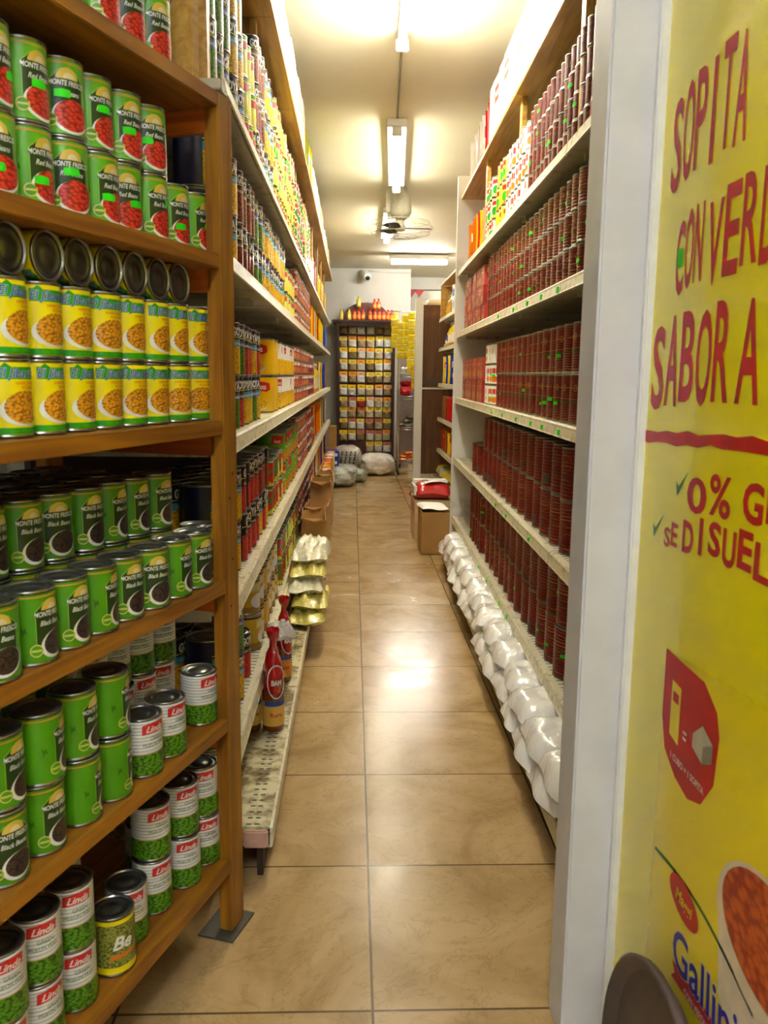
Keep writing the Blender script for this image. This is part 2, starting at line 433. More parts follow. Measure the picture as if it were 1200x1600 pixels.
K = {}
K['yellow'] = Kind('bean_can', .0365, .112, YEL, d_yellow, 'yellow bean can')
K['redbean'] = Kind('bean_can', .038, .115, LIME, d_fresco(B_RED, 1), 'green red-bean can')
K['black'] = Kind('bean_can', .038, .113, F('4C9408'), d_fresco(B_BLACK, 0), 'green black-bean can')
K['linda'] = Kind('pea_can', .038, .113, WHT, d_linda, 'white pigeon-pea can', rib=16)
K['gand'] = Kind('pea_can', .038, .113, B_GAND, d_gandules, 'olive and yellow pea can')
K['gsmall'] = Kind('bean_can', .038, .111, NAVY, d_goya_small, 'navy and cream bean can')
K['gblue'] = Kind('chickpea_can', .05, .142, NAVY, d_goya(NAVY, B_CORN), 'tall navy chickpea can')
K['gblack'] = Kind('bean_can', .05, .142, BLK, d_goya(BLK, B_RED, BLK), 'tall black bean can')
K['gpea'] = Kind('pea_can', .05, .142, NAVY, d_goya(NAVY, B_PEA, BLUE), 'navy can with green peas')
K['gbrown'] = Kind('bean_can', .042, .142, NAVY, d_goya(NAVY, beans('A04020', '4A1808', 150), BRN), 'slim brown-bean navy can')
K['famosa'] = Kind('corn_can', .078, .142, YEL2, d_famosa, 'wide yellow can with red logo')
K['famwhite'] = Kind('corn_can', .078, .142, WHT, d_famwhite, 'wide white and yellow can')
K['greenfam'] = Kind('chickpea_can', .07, .14, F('6EB01E'), d_greenfam, 'wide green can with chickpeas')
K['red10'] = Kind('catering_can', .074, .165, DRED, d_red, 'wide dark red can', rib=14)
K['redslim'] = Kind('tomato_can', .052, .150, DRED, d_redslim, 'tall dark red can', rib=18)
K['redmid'] = Kind('tomato_can', .042, .103, F('780E0C'), d_redslim, 'small dark red can', rib=10, fine=False)
K['redsauce'] = Kind('sauce_can', .034, .077, F('6E100C'), d_redslim, 'little brown-red can', fine=False)
K['redwhite'] = Kind('soup_can', .038, .1, WHT, d_redwhite, 'white and red can', fine=False)
K['whiteyel'] = Kind('soup_can', .036, .1, F('F0EAD0'), d_gen(RED, YEL, ORG, GRN), 'white and yellow can', fine=False)
K['lime'] = Kind('vegetable_can', .04, .11, PALE, d_gen(PNK, YEL, F('40A030'), F('E8E060')), 'pale green and yellow can', fine=False)
K['pinkc'] = Kind('sausage_can', .036, .075, F('B04038'), d_gen(WHT, F('C87040'), CREAM, F('D88850')), 'small pinkish red can', fine=False)
K['redw'] = Kind('sausage_can', .036, .075, F('B81C1C'), d_gen(WHT, RED, WHT, F('3A4A50')), 'small bright red can', fine=False)
K['greenr'] = Kind('vegetable_can', .037, .11, F('3E8A1E'), d_gen(RED, YEL, WHT, B_RED), 'green and red can', fine=False)
K['yelred'] = Kind('soup_can', .037, .105, F('F0D820'), d_gen(RED, ORG, WHT, GRN), 'yellow can with red print', fine=False)
K['yellc'] = Kind('juice_can', .052, .125, F('D8B010'), d_gen(F('E8D890'), F('A87C10'), BLK, WHT), 'plain yellow can')
K['navyf'] = Kind('bean_can', .05, .142, NAVY, d_goya(NAVY, B_CORN), 'tall navy chickpea can', fine=False)
random.seed(11)

# ------------------------------------------------------------------ room shell
def ceil_z(y): return 2.62 + .032 * (11.4 - y)
def floor_material():
    t = NT('beige_marbled_tiles')
    g = t.n('ShaderNodeNewGeometry'); sp = t.n('ShaderNodeSeparateXYZ'); t.l(g.outputs['Position'], sp.inputs[0])
    outs = []; cells = []
    for i, off in ((0, .047), (1, 1.991)):
        a = t.n('ShaderNodeMath', operation='SUBTRACT'); t.l(sp.outputs[i], a.inputs[0]); a.inputs[1].default_value = off - 50
        d = t.n('ShaderNodeMath', operation='DIVIDE'); t.l(a.outputs[0], d.inputs[0]); d.inputs[1].default_value = .5
        fl = t.n('ShaderNodeMath', operation='FLOOR'); t.l(d.outputs[0], fl.inputs[0]); cells.append(fl.outputs[0])
        fr = t.n('ShaderNodeMath', operation='FRACT'); t.l(d.outputs[0], fr.inputs[0])
        s = t.n('ShaderNodeMath', operation='SUBTRACT'); t.l(fr.outputs[0], s.inputs[0]); s.inputs[1].default_value = .5
        ab = t.n('ShaderNodeMath', operation='ABSOLUTE'); t.l(s.outputs[0], ab.inputs[0]); outs.append(ab.outputs[0])
    mx = t.n('ShaderNodeMath', operation='MAXIMUM'); t.l(outs[0], mx.inputs[0]); t.l(outs[1], mx.inputs[1])
    gt = t.n('ShaderNodeMath', operation='GREATER_THAN'); t.l(mx.outputs[0], gt.inputs[0]); gt.inputs[1].default_value = .4945
    cb = t.n('ShaderNodeCombineXYZ'); t.l(cells[0], cb.inputs[0]); t.l(cells[1], cb.inputs[1])
    wn = t.n('ShaderNodeTexWhiteNoise'); t.l(cb.outputs[0], wn.inputs['Vector'])
    va = t.n('ShaderNodeVectorMath', operation='MULTIPLY_ADD'); t.l(wn.outputs['Color'], va.inputs[0]); va.inputs[1].default_value = (3, 3, 3); t.l(g.outputs['Position'], va.inputs[2])
    nz = t.n('ShaderNodeTexNoise', i_Scale=2.6, i_Detail=7.0, i_Roughness=.62, i_Distortion=1.6); t.l(va.outputs[0], nz.inputs['Vector'])
    base = t.ramp(nz.outputs[0], [(.25, '90744A'), (.45, 'AC8E5E'), (.6, 'BA9C6C'), (.8, 'A08456')])
    vn = t.n('ShaderNodeTexNoise', i_Scale=5.0, i_Detail=6.0, i_Distortion=3.0, i_Roughness=.55); t.l(va.outputs[0], vn.inputs['Vector'])
    sb = t.n('ShaderNodeMath', operation='SUBTRACT'); t.l(vn.outputs[0], sb.inputs[0]); sb.inputs[1].default_value = .5
    av = t.n('ShaderNodeMath', operation='ABSOLUTE'); t.l(sb.outputs[0], av.inputs[0])
    vr = t.ramp(av.outputs[0], [(.0, (.36, .36, .36)), (.016, (0, 0, 0))])
    m1 = t.n('ShaderNodeMix', data_type='RGBA'); t.l(vr, m1.inputs['Factor']); t.l(base, m1.inputs['A']); m1.inputs['B'].default_value = lin('7A5C34')
    m2 = t.n('ShaderNodeMix', data_type='RGBA'); t.l(gt.outputs[0], m2.inputs['Factor']); t.l(m1.outputs['Result'], m2.inputs['A']); m2.inputs['B'].default_value = lin('5E4A2C')
    t.l(m2.outputs['Result'], t.b.inputs['Base Color'])
    rr = t.ramp(nz.outputs[0], [(.3, (.16, .16, .16)), (.7, (.28, .28, .28))])
    t.l(rr, t.b.inputs['Roughness']); t.b.inputs['Specular IOR Level'].default_value = .38
    ad = t.n('ShaderNodeMath', operation='SUBTRACT'); t.l(vn.outputs[0], ad.inputs[0]); t.l(gt.outputs[0], ad.inputs[1])
    t.bump(ad.outputs[0], .35, .0016)
    return t.m
m = MB(); m.box(-1.6, 3.2, -3.2, 13.6, -.08, 0, floor_material()); struct('floor', m)
CEILM = flat('E4E0CA', .7, 0, .04, 1.5)
m = MB(); b = bmesh.new()
P8 = [(x, y, z) for y in (-3.2, 13.6) for x in (-1.6, 3.2) for z in (ceil_z(y), ceil_z(y) + .08)]
V = [b.verts.new(p) for p in P8]
for f in ((0, 2, 3, 1), (4, 5, 7, 6), (0, 4, 6, 2), (1, 3, 7, 5), (0, 1, 5, 4), (2, 6, 7, 3)): b.faces.new([V[i] for i in f])
m.merge(b, CEILM); struct('ceiling', m)
m = MB(); m.box(-1.6, -1.5, -3.2, 13.6, 0, 3.2, WALLW); struct('wall_left', m)
m = MB(); m.box(3.1, 3.2, -3.2, 13.6, 0, 3.2, WALLW); struct('wall_right', m)
m = MB(); m.box(-1.5, .76, 11.5, 11.62, 0, 2.7, WALLW); struct('wall_back', m)
m = MB(); m.box(.76, 3.1, 13.0, 13.1, 0, 2.7, WALLW); m.box(.66, .76, 11.62, 13.1, 0, 2.7, WALLW); struct('wall_alcove', m)
m = MB(); m.box(-1.5, 3.1, -3.2, -3.1, 0, 3.2, WALLW); struct('wall_front', m)
m = MB(); m.box(-1.5, .66, 11.486, 11.5, 0, .09, flat('3A2A1E', .5)); struct('baseboard_back', m)
m = MB(); m.box(.397, .486, 1.40, 1.50, 0, 3.0, PILLAR, bev=.004); m.box(.486, .58, -3.1, 1.50, 0, 3.0, PILLAR); struct('wall_partition', m)
m = MB(); m.box(.470, .4885, 1.385, 1.402, 0, 2.9, TRIMW, bev=.003); struct('trim_1', m)
m = MB(); m.box(.78, 3.1, 12.2, 12.28, 2.42, 2.7, WHITE); struct('trim_2', m)

# ------------------------------------------------------------------ lamps
GLOW = lamp_mat('fluorescent_glow', 'FFF8E8', TUBE_POWER * 1.15)
GLOW2 = lamp_mat('fluorescent_bloom_glow', 'FFF6E0', TUBE_POWER * .36)
GLOW4 = lamp_mat('far_tube_glow', 'FFFAF0', TUBE_POWER * .95)
GLOW3 = lamp_mat('daylight_tube_glow', 'ECF1FF', TUBE_POWER * 1.05)
def batten(x0, y0, x1, y1, z0, z1, label, wide=True, gm=None):
    d = Vector((x1 - x0, y1 - y0, z1 - z0)); L = d.length; a = math.atan2(d.y, d.x)
    r = empty('fluorescent_light', (x0, y0, z0), 0, label, 'ceiling light', 'fluorescent battens', rot=(0, -math.asin(d.z / L), a))
    h = MB(); h.box(0, L, -(.062 if wide else .02), (.062 if wide else .02), .028, .078, WHITE, bev=.004); obj('housing', h, r)  # wide version is broadened to keep tube light off the ceiling
    for e in (0, L - .02):
        h = MB(); h.box(e, e + .02, -.03, .03, -.024, .03, WHITE, bev=.003); obj('end_cap', h, r)
    t = MB(); t.lathe([(.026 if wide else .016, 0), (.026 if wide else .016, L - .04)], gm or (GLOW2 if wide else GLOW), 16, Matrix.Translation((.02, 0, 0)) @ Matrix.Rotation(PI / 2, 4, 'Y')); obj('tube', t, r)  # wide radius builds the overexposed bloom into the tube's shape
def zc(y): return ceil_z(y) - .08
batten(.20, 2.95, .225, 4.3, zc(2.95), zc(4.3), 'nearest glowing fluorescent tube, at the top edge of the view', False)
batten(.265, 5.55, .335, 7.0, zc(5.55), zc(7.0), 'glowing fluorescent tube just in front of the ceiling fan')
batten(.33, 7.95, .345, 9.15, zc(7.95), zc(9.15), 'glowing fluorescent tube partly hidden behind the ceiling fan')
batten(.43, 10.35, 1.12, 10.35, zc(10.35) - .012, zc(10.35) - .012, 'crosswise fluorescent tube near the back wall', True, GLOW4)
batten(.0, -1.3, .0, .05, zc(-1.3), zc(.05), 'fluorescent tube on the ceiling above the viewer', False, GLOW3)
batten(-.4, -1.5, -.4, -2.9, zc(-1.5), zc(-2.9), 'fluorescent tube on the ceiling behind the viewer', False, GLOW3)
batten(2.2, 5.2, 2.2, 6.6, zc(5.2), zc(6.6), 'fluorescent tube over the next aisle')
batten(1.6, 12.6, 2.6, 12.6, zc(12.6) - .012, zc(12.6) - .012, 'fluorescent tube in the alcove behind the back wall', True, GLOW4)
m = MB(); m.tube([(.225, 4.32, ceil_z(4.32) - .008), (.245, 4.9, ceil_z(4.9) - .008), (.265, 5.53, ceil_z(5.53) - .008)], .006, flat('8A8470', .6), 6)
obj('ceiling_cable', m, label='thin grey cable along the ceiling between the two nearest tubes', cat='cable')
# ceiling fan (caged)
fy = 7.25; fx = .385
fan = empty('ceiling_fan', (fx, fy, ceil_z(fy)), 0, 'caged white ceiling fan with dark blades between the tubes', 'fan')
cz = ceil_z(fy)
FW = flat('B4B09C', .4)
h = MB(); h.lathe([(.05, 0), (.055, -.02), (.05, -.05), (.085, -.07), (.09, -.20), (.07, -.235), (.03, -.26)], FW, 20); obj('motor_housing', h, fan)
h = MB(); h.lathe([(.03, -.26), (.03, -.29), (.04, -.30), (.04, -.34), (0, -.35)], FW, 16); obj('hub', h, fan)
for k in range(3):
    a = k * 2 * PI / 3 + .05; h = MB()
    Mx = Matrix.Rotation(a, 4, 'Z') @ Matrix.Translation((.035, 0, -.32)) @ Matrix.Rotation(.2, 4, 'X')
    b = bmesh.new(); V = [b.verts.new((x, y, z)) for z in (-.003, .003) for x, y in ((0, -.02), (.1, -.06), (.2, -.055), (.225, 0), (.2, .055), (.1, .05), (0, .02))]
    b.faces.new(V[:7]); b.faces.new(V[7:][::-1])
    for q in range(7): b.faces.new([V[q], V[7 + q], V[7 + (q + 1) % 7], V[(q + 1) % 7]])
    h.merge(b, flat('3A362C', .5), Mx); obj('blade', h, fan)
h = MB()
for rr, zz in ((.27, -.32), (.24, -.365), (.15, -.39), (.24, -.275), (.07, -.395)):
    h.tube([(rr * math.cos(q * PI / 18), rr * math.sin(q * PI / 18), zz) for q in range(36)], .002, FW, 5, True)
for k in range(16):
    a = k * PI / 8; c, s_ = math.cos(a), math.sin(a)
    h.tube([(r_ * c, r_ * s_, z_) for r_, z_ in ((.06, -.25), (.15, -.255), (.24, -.275), (.27, -.32), (.24, -.365), (.15, -.39), (.05, -.395))], .001, FW, 4)
obj('cage', h, fan)
h = MB(); h.box(-.12, -.06, -.02, .04, -.2, 0, FW, bev=.01); h.tube([(-.06, .01, -.12), (0, 0, -.1)], .012, FW); obj('oscillator_box', h, fan)
# security camera + conduit
c0 = empty('security_camera', (.19, 11.42, 2.55), 0, 'white security camera on the back wall near the ceiling', 'security camera')
h = MB(); h.lathe([(.05, 0), (.05, .02), (.03, .03)], WHITE, 16, Matrix.Translation((-.06, .05, .0)) @ Matrix.Rotation(PI / 2, 4, 'X')); obj('mount', h, c0)
h = MB(); h.lathe([(.0, -.0), (.05, .0), (.055, .02), (.055, .12), (.045, .15), (0, .15)], WHITE, 20, Matrix.Translation((-.04, -.0, .0)) @ Matrix.Rotation(2.1, 4, 'X') @ Matrix.Rotation(.25, 4, 'Y')); obj('housing', h, c0)
h = MB(); h.lathe([(.03, .15), (.03, .158), (0, .162)], BLACK, 16, Matrix.Translation((-.04, 0, 0)) @ Matrix.Rotation(2.1, 4, 'X') @ Matrix.Rotation(.25, 4, 'Y')); obj('lens', h, c0)
m = MB(); m.tube([(.2, 11.47, 2.585), (.76, 11.47, 2.57)], .008, WHITE, 6); obj('cable_conduit', m, label='thin white conduit along the top of the back wall', cat='conduit')

# ------------------------------------------------------------------ open wooden shelf on the left (turned 18.9 degrees)
PH = math.radians(18.9); P0 = Vector((-.26, 1.73, 0))
def W2(t, n, z): return Vector((P0.x + t * math.sin(PH) + n * math.cos(PH), P0.y + t * math.cos(PH) - n * math.sin(PH), z))
ws = empty('wooden_shelf', P0, -PH, 'stained pine shelf unit full of cans standing at the left', 'shelf')
SZ = [.178, .505, .81, 1.14, 1.466, 1.765]
WD = .46
for i, z in enumerate(SZ):
    h = MB(); h.box(-WD, 0, -1.25, 0, z - .028, z, WOODY, bev=.002); sh = obj('shelf_board', h, ws)
    h = MB(); h.box(-WD + .03, -.02, .0, .022, z - .072, z - .028, WOODR, bev=.002); obj('cross_rail', h, ws)
h = MB(); h.box(-WD - .012, -WD - .002, -1.25, -.14, .05, 1.765, BACKSHADE); obj('back_panel', h, ws)  # added dark sheet standing in for the shade behind the cans
for tt in (0, -1.31):
    for nn in (-.032, -WD):
        h = MB(); h.box(nn, nn + .032, tt, tt + .058, 0.004, 1.765, WOODV, bev=.003); obj('post', h, ws)
h = MB()
h.box(-.108, -.036, -.03, -.0, 1.766, 2.55, WOODL, bev=.003); obj('upper_post', h, ws)
h = MB(); h.box(-WD, -.13, -1.25, -.0, 2.2, 2.23, WOODL); obj('upper_board', h, ws)
for zz, yy in ((.98, .02), (1.03, .035), (.85, .03), (.75, .02)):
    h = MB(); h.lathe([(0, 0), (.003, .0), (.003, .001), (0, .001)], BLACK, 8, Matrix.Translation((.0, yy, zz)) @ Matrix.Rotation(PI / 2, 4, 'Y')); obj('nail_head', h, ws)
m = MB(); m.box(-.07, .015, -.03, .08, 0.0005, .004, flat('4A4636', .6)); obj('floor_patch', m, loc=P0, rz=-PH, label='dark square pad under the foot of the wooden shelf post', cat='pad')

used_labels = {}
def place_w(kind, t, n, z, label, group, ang=None, sticker=False, lying=None):
    k = K[kind]
    p = W2(t, n, z)
    a = math.radians(ang if ang is not None else random.uniform(-72, -28))
    return k.put(p, a, label, group, lying, sticker)
def wrow(kind, level, t_list, n, tiers, where, group, angs=(-70, -25), stick=.25, landmark='from the post'):
    z0 = SZ[level]
    for i, t in enumerate(t_list):
        nt = tiers(i) if callable(tiers) else tiers
        for j in range(nt):
            k = K[kind]
            tn = TIER[max(1, nt)][j]
            place_w(kind, t + random.uniform(-.002, .002), n + random.uniform(-.003, .003), z0 + .0006 + j * (k.H + .0004),
                    '%s%s, %s %s, %s' % (tn, k.desc, ordn(i + 1), landmark, where.replace('the ', '') if len((k.desc + where + landmark).split()) > 13 else where), group, random.uniform(*angs), random.random() < stick)
def ts(start, pitch, n): return [start - pitch * i for i in range(n)]
# shelf 5: red-bean cans
wrow('redbean', 4, ts(.012, .0785, 14), -.073, lambda i: 1 if i < 2 else 2, 'wooden shelf above the yellow cans', 'red bean cans', (-52, -20), .9)
wrow('redbean', 4, ts(-.02, .0785, 12), -.155, lambda i: 1 if i < 3 else 2, 'second row above the yellow cans', 'red bean cans', stick=0)
# shelf 4: yellow cans, two tiers and a row lying on top
wrow('yellow', 3, ts(.0, .0765, 15), -.071, 2, 'wooden shelf at eye level', 'yellow bean cans', (-60, -18), 0)
wrow('yellow', 3, ts(-.02, .0765, 13), -.15, 2, 'second row at eye level', 'yellow bean cans', stick=0)
for i, t in enumerate(ts(-.085, .076, 13)):
    k = K['black' if i in (4, 5, 7) else 'yellow']
    k = K['black' if i in (4, 5, 7) else 'yellow']
    k = K['yellow']; p = W2(t, -.036 - k.H - random.uniform(0, .006), SZ[3] + .2258 + k.R + .0005)
    k.put(p, 0, 'bean can lying lid outward atop the yellow cans, %s from the post' % ordn(i + 1), 'cans lying on their sides', lying=(random.uniform(0, 6), 0, -PH) if False else (0, PI / 2, -PH))
# shelf 3: black bean cans
wrow('black', 2, ts(.014, .0785, 1), -.075, 1, 'single one beside the post', 'black bean cans', (-26, -24), 1)
wrow('black', 2, ts(-.062, .08, 14), -.045, 1, 'front row of wooden shelf', 'black bean cans', (-50, 0), .3, 'past the post can')
wrow('black', 2, ts(-.055, .0785, 13), -.135, 2, 'second row of wooden shelf', 'black bean cans', (-46, -10), 0, 'from the post end')
wrow('black', 2, ts(-.13, .0785, 12), -.215, 2, 'third row of wooden shelf', 'black bean cans', stick=0)
wrow('gsmall', 2, ts(-.04, .0785, 12), -.30, lambda i: 2, 'fourth row back', 'small navy cans', (-50, -30), 0)
wrow('gsmall', 2, ts(-.035, .0785, 5), -.385, 2, 'fifth row back', 'small navy cans', (-60, -30), 0)
# shelf 2: pigeon peas and black beans
wrow('linda', 1, [-.02], -.06, 1, 'shelf below the black beans', 'pigeon pea cans', (-38, -36), 0, 'single one beside post')
wrow('linda', 1, [-.175, -.262], -.045, 1, 'front row below the black beans', 'pigeon pea cans', (-50, -30), 0, 'single front one from post')
wrow('linda', 1, ts(.01, .083, 9), -.175, 2, 'second row below the black beans', 'pigeon pea cans', (-66, -35), 0)
wrow('linda', 1, ts(-.0, .083, 9), -.27, 2, 'third row below the black beans', 'pigeon pea cans', stick=0)
wrow('black', 1, ts(-.355, .088, 10), -.05, 2, 'shelf above the bottom board', 'black bean cans', (-40, 20), 0, 'past the white cans')
wrow('black', 1, ts(-.40, .082, 8), -.135, 2, 'behind them', 'black bean cans', (-40, 20), 0, 'past the white cans')
# shelf 1: pigeon peas
wrow('linda', 0, [-.01, -.095], -.065, 2, 'bottom wooden shelf', 'pigeon pea cans', (-75, -45), 0)
wrow('linda', 0, [-.19, -.285], -.075, lambda i: 2 - i, 'bottom shelf, mid row', 'pigeon pea cans', (-60, -30), 0, 'after the stacked pair')
wrow('gand', 0, [-.365], -.052, 1, 'front of the bottom wooden shelf', 'olive pea cans', (-48, -46), 0, 'beside white cans')
wrow('linda', 0, ts(-.46, .085, 8), -.06, 2, 'bottom wooden shelf front', 'pigeon pea cans', (-60, -35), 0, 'past the olive can')
wrow('linda', 0, ts(-.36, .085, 8), -.165, 2, 'bottom wooden shelf second row', 'pigeon pea cans', (-60, -35), 0, 'past the gap')
wrow('linda', 0, ts(.0, .085, 2), -.16, 2, 'bottom shelf behind stacked pair', 'pigeon pea cans', (-60, -35), 0)
# shelf 6 (top)
wrow('redbean', 5, ts(-.135, .08, 3), -.06, 2, 'top board of wooden shelf', 'cans on the top board', (-50, -30), 0)
wrow('linda', 5, [-.40], -.06, 2, 'top board of wooden shelf', 'cans on the top board', (-50, -30), 0)
wrow('redbean', 5, ts(-.49, .08, 6), -.06, 2, 'top board, past white can', 'cans on the top board', (-50, -30), 0)
jar = empty('glass_jar', W2(-.36, -.12, 0.0), 0, 'dark glass jar standing on the floor under the wooden shelf', 'jar')
h = MB(); h.lathe([(.03, 0), (.036, .005), (.036, .08), (.028, .1)], plastic_film('dark_glass', '3A2A20', .1, 5, strength=.0), 20); obj('body', h, jar)
h = MB(); h.lathe([(.03, .1), (.03, .115), (0, .116)], RED, 20); obj('lid', h, jar)

# ------------------------------------------------------------------ gondola shelving
def gondola(frame, y0, y1, xf, depth, zs, xbase, decktop, side, label, last=False, first=False, woodtop=True, stickers=()):
    # local frame: +y along the aisle, aisle side at x = xf, body goes to side*depth
    g = empty('gondola_shelving', frame @ Vector((0, 0, 0)), frame.to_euler().z, label, 'shelving', 'steel gondola bays')
    s = side
    def bx(xa, xb, *r): return (min(xa, xb), max(xa, xb)) + r
    L = y1 - y0
    h = MB(); h.box(*bx(xbase, xf + s * depth), y0 + .002, y1 - .002, decktop - .05, decktop, RUST, bev=.003)
    for k in range(int(L / .03)):
        for q in (.03, .05): 
            yy = y0 + .015 + .03 * k; h.box(*bx(xbase + s * q, xbase + s * (q + .012)), yy, yy + .005, decktop, decktop + .0006, DARKM)
    dk = obj('base_deck', h, g)
    h = MB(); h.box(*bx(xbase - s * .004, xbase + s * .01), y0 + .002, y1 - .002, decktop - .055, decktop - .002, RAIL, bev=.002); obj('price_rail', h, dk)
    h = MB(); h.box(*bx(xbase + s * .02, xbase + s * .035), y0, y1, .003, decktop - .05, KICK); obj('kick_plate', h, g)
    h = MB(); h.box(*bx(xf + s * (depth - .004), xf + s * (depth + .01)), y0, y1, .1, 2.34, BACKSHADE); obj('back_panel', h, g)
    for yy in (y0, y1 - .025):
        h = MB(); h.box(*bx(xf + s * (depth + .01), xf + s * (depth + .05)), yy, yy + .025, .003, 2.36, WHITEM); obj('upright', h, g)
    for i, z in enumerate(zs):
        top = (i == len(zs) - 1)
        h = MB()
        if top:
            h.box(*bx(xf + (.03 if s < 0 else 0), xf + s * depth), y0, y1, z - .02, z, WOODL, bev=.002)
            o = obj('top_board', h, g)
            h = MB(); h.box(*bx(xf + s * .03, xf + s * .05), y0 + .01, y0 + .06, zs[-2] + .0, z - .02, WOODL); obj('board_support', h, g); continue
        h.box(*bx(xf + s * .002, xf + s * (depth - .005)), y0 + .003, y1 - .003, z - .022, z, WHITEM, bev=.002)
        for yy in (y0 + .02, y1 - .04):
            h.box(*bx(xf + s * .05, xf + s * (depth - .01)), yy, yy + .015, z - .042, z - .022, WHITEM)
        if i < 2:
            for k in range(int(L / .03)): h.box(*bx(xf + s * .02, xf + s * .06), y0 + .015 + .03 * k, y0 + .019 + .03 * k, z, z + .0006, DARKM)
        o = obj('shelf', h, g)
        h = MB()
        A = Vector((xf, 0, z + .004)); prof = [(0, .005), (-.004, .005), (-.008, .0), (-.008, -.006), (-.012, -.030), (-.014, -.034), (-.010, -.036), (-.004, -.030), (0, -.022)]
        n = len(prof)
        r0 = [h.bm.verts.new((xf + s * p[0], y0 + .004, z + p[1])) for p in prof]; r1 = [h.bm.verts.new((xf + s * p[0], y1 - .004, z + p[1])) for p in prof]
        mi_ = h.mi(RAIL)
        for q in range(n):
            f = h.bm.faces.new([r0[q], r0[(q + 1) % n], r1[(q + 1) % n], r1[q]]); f.material_index = mi_
        h.bm.faces.new(r0); h.bm.faces.new(r1)
        rail = obj('price_rail', h, o)
        for (lv, yy) in stickers:
            if lv == i and y0 < yy < y1:
                h = MB(); h.box(*bx(xf - s * .0005 - s * -.0125, xf + s * -.0145), yy, yy + .02, z - .028, z - .012, GREENST); q = obj('price_sticker', h, rail); q['label'] = 'bright green price sticker'
    if first or last:
        h = MB(); yy = y0 if first else y1 - .01
    return g
I4 = Matrix.Identity(4)
LZ = [.312, .69, 1.085, 1.50, 1.86, 2.37]
LX = -.285
nb = 9; L0, L1 = 1.95, 10.6; bl = (L1 - L0) / nb
for i in range(nb):
    gondola(I4, L0 + bl * i, L0 + bl * (i + 1), LX, .45, LZ, -.195, .13, -1,
            'cream steel shelving bay on the left, %s' % ('nearest one, behind the wooden shelf' if i == 0 else ('last one before the back wall' if i == nb - 1 else '%s bay from the wooden shelf' % ordn(i + 1))))
m = MB(); m.box(-.262, -.200, 1.936, 1.949, .082, .128, flat('C8A08C', .6), bev=.004)
obj('deck_end_cap', m, label='pinkish end block on the near end of the rusty left deck', cat='end cap')
TH = math.radians(1.2); RF = Matrix.Rotation(-TH, 4, 'Z')
def RP(x, y, z=0): return RF @ Vector((x, y, z))
RZ = [.298, .695, 1.095, 1.515, 1.905, 2.37]
stk = [(2, 2.5), (2, 2.75), (2, 2.95), (2, 3.25), (2, 3.6), (2, 3.9), (3, 2.6), (3, 2.85), (3, 3.1), (3, 3.4), (3, 3.8), (1, 2.9), (1, 3.4), (1, 3.7), (0, 3.3), (0, 3.5), (0, 3.9), (0, 4.2)]
nb = 4; R0, R1 = 1.55, 5.66; br = (R1 - R0) / nb
for i in range(nb):
    gondola(RF, R0 + br * i, R0 + br * (i + 1), .57, .46, RZ, .49, .10, 1,
            'cream steel shelving bay on the right, %s' % ('nearest one, behind the grey pillar' if i == 0 else ('last one, against the white end panel' if i == 3 else '%s bay from the pillar' % ordn(i + 1))), stickers=stk)
m = MB(); m.box(.55, 1.2, 0, .045, .003, 2.5, grime('white_end_panel', 'E4E2DA', 'B8B0A0', .2, 4, .5), bev=.002)
obj('partition_board', m, loc=RP(0, 5.68), rz=-TH, label='tall white end panel closing the right shelving', cat='partition')

# ---- filling shelves
CNT = {}
def nxt(*key):
    CNT[key] = CNT.get(key, 0) + 1; return CNT[key]
def rowL(kind, lv, y0, y1, tiers, desc=None, pitch=None, rows=1, n0=.022, angs=(-75, 0), maxn=99):
    kinds = kind.split('+'); k = K[kinds[0]]; pitch = pitch or 2 * k.R + .003; z = (LZ[lv] if lv >= 0 else .13)
    yy = y0 + k.R; i = 0
    while yy + k.R <= y1 + .001 and i < maxn:
        for r in range(rows):
            for j in range(tiers):
                k = K[kinds[(i // 2 + j * 2 + i * i // 3) % len(kinds)]]
                lab = '%s%s, %s %s' % (TIER[tiers][j] if tiers > 1 else '', desc or k.desc, ordn(nxt('L', k.desc, lv, TIER[tiers][j], r)) + ' from near end', LWN[lv] + (', row behind' if r else ''))
                k.put((LX - n0 - k.R - r * (2 * k.R + .004) + random.uniform(-.003, .003), yy, z + .0008 + j * (k.H + .0004)), math.radians(random.uniform(*angs)), lab, '%s in rows' % k.desc)
        yy += pitch; i += 1
LWN = {-1: 'on left base deck', 0: 'on lowest left shelf', 1: 'on left second shelf', 2: 'on left third shelf', 3: 'on left fourth shelf', 4: 'on left fifth shelf', 5: 'on left top board'}
RWN = {-1: 'on right base deck', 0: 'on lowest right shelf', 1: 'on right second shelf', 2: 'on right third shelf', 3: 'on right fourth shelf', 4: 'on right fifth shelf', 5: 'on right top board'}
def rowR(kind, lv, y0, y1, tiers, desc=None, pitch=None, rows=1, n0=.022, angs=(150, 260), stick=.0, maxn=99):
    k = K[kind]; pitch = pitch or 2 * k.R + .003; z = RZ[lv]
    yy = y0 + k.R; i = 0
    while yy + k.R <= y1 + .001 and i < maxn:
        for r in range(rows):
            tt = tiers(i) if callable(tiers) else tiers
            for j in range(tt):
                lab = '%s%s, %s %s' % (TIER[tt][j] if tt > 1 else '', desc or k.desc, ordn(nxt('R', k.desc, lv, TIER[tt][j], r)) + ' from near end', RWN[lv] + (', row ' + ['', 'behind', 'third back'][r] if r else ''))
                p = RP(.57 + n0 + k.R + r * (2 * k.R + .004) + random.uniform(-.003, .003), yy, z + .0008 + j * (k.H + .0004))
                k.put(p, math.radians(random.uniform(*angs)), lab, '%s in rows' % k.desc, sticker=(r == 0 and random.random() < stick))
        yy += pitch; i += 1

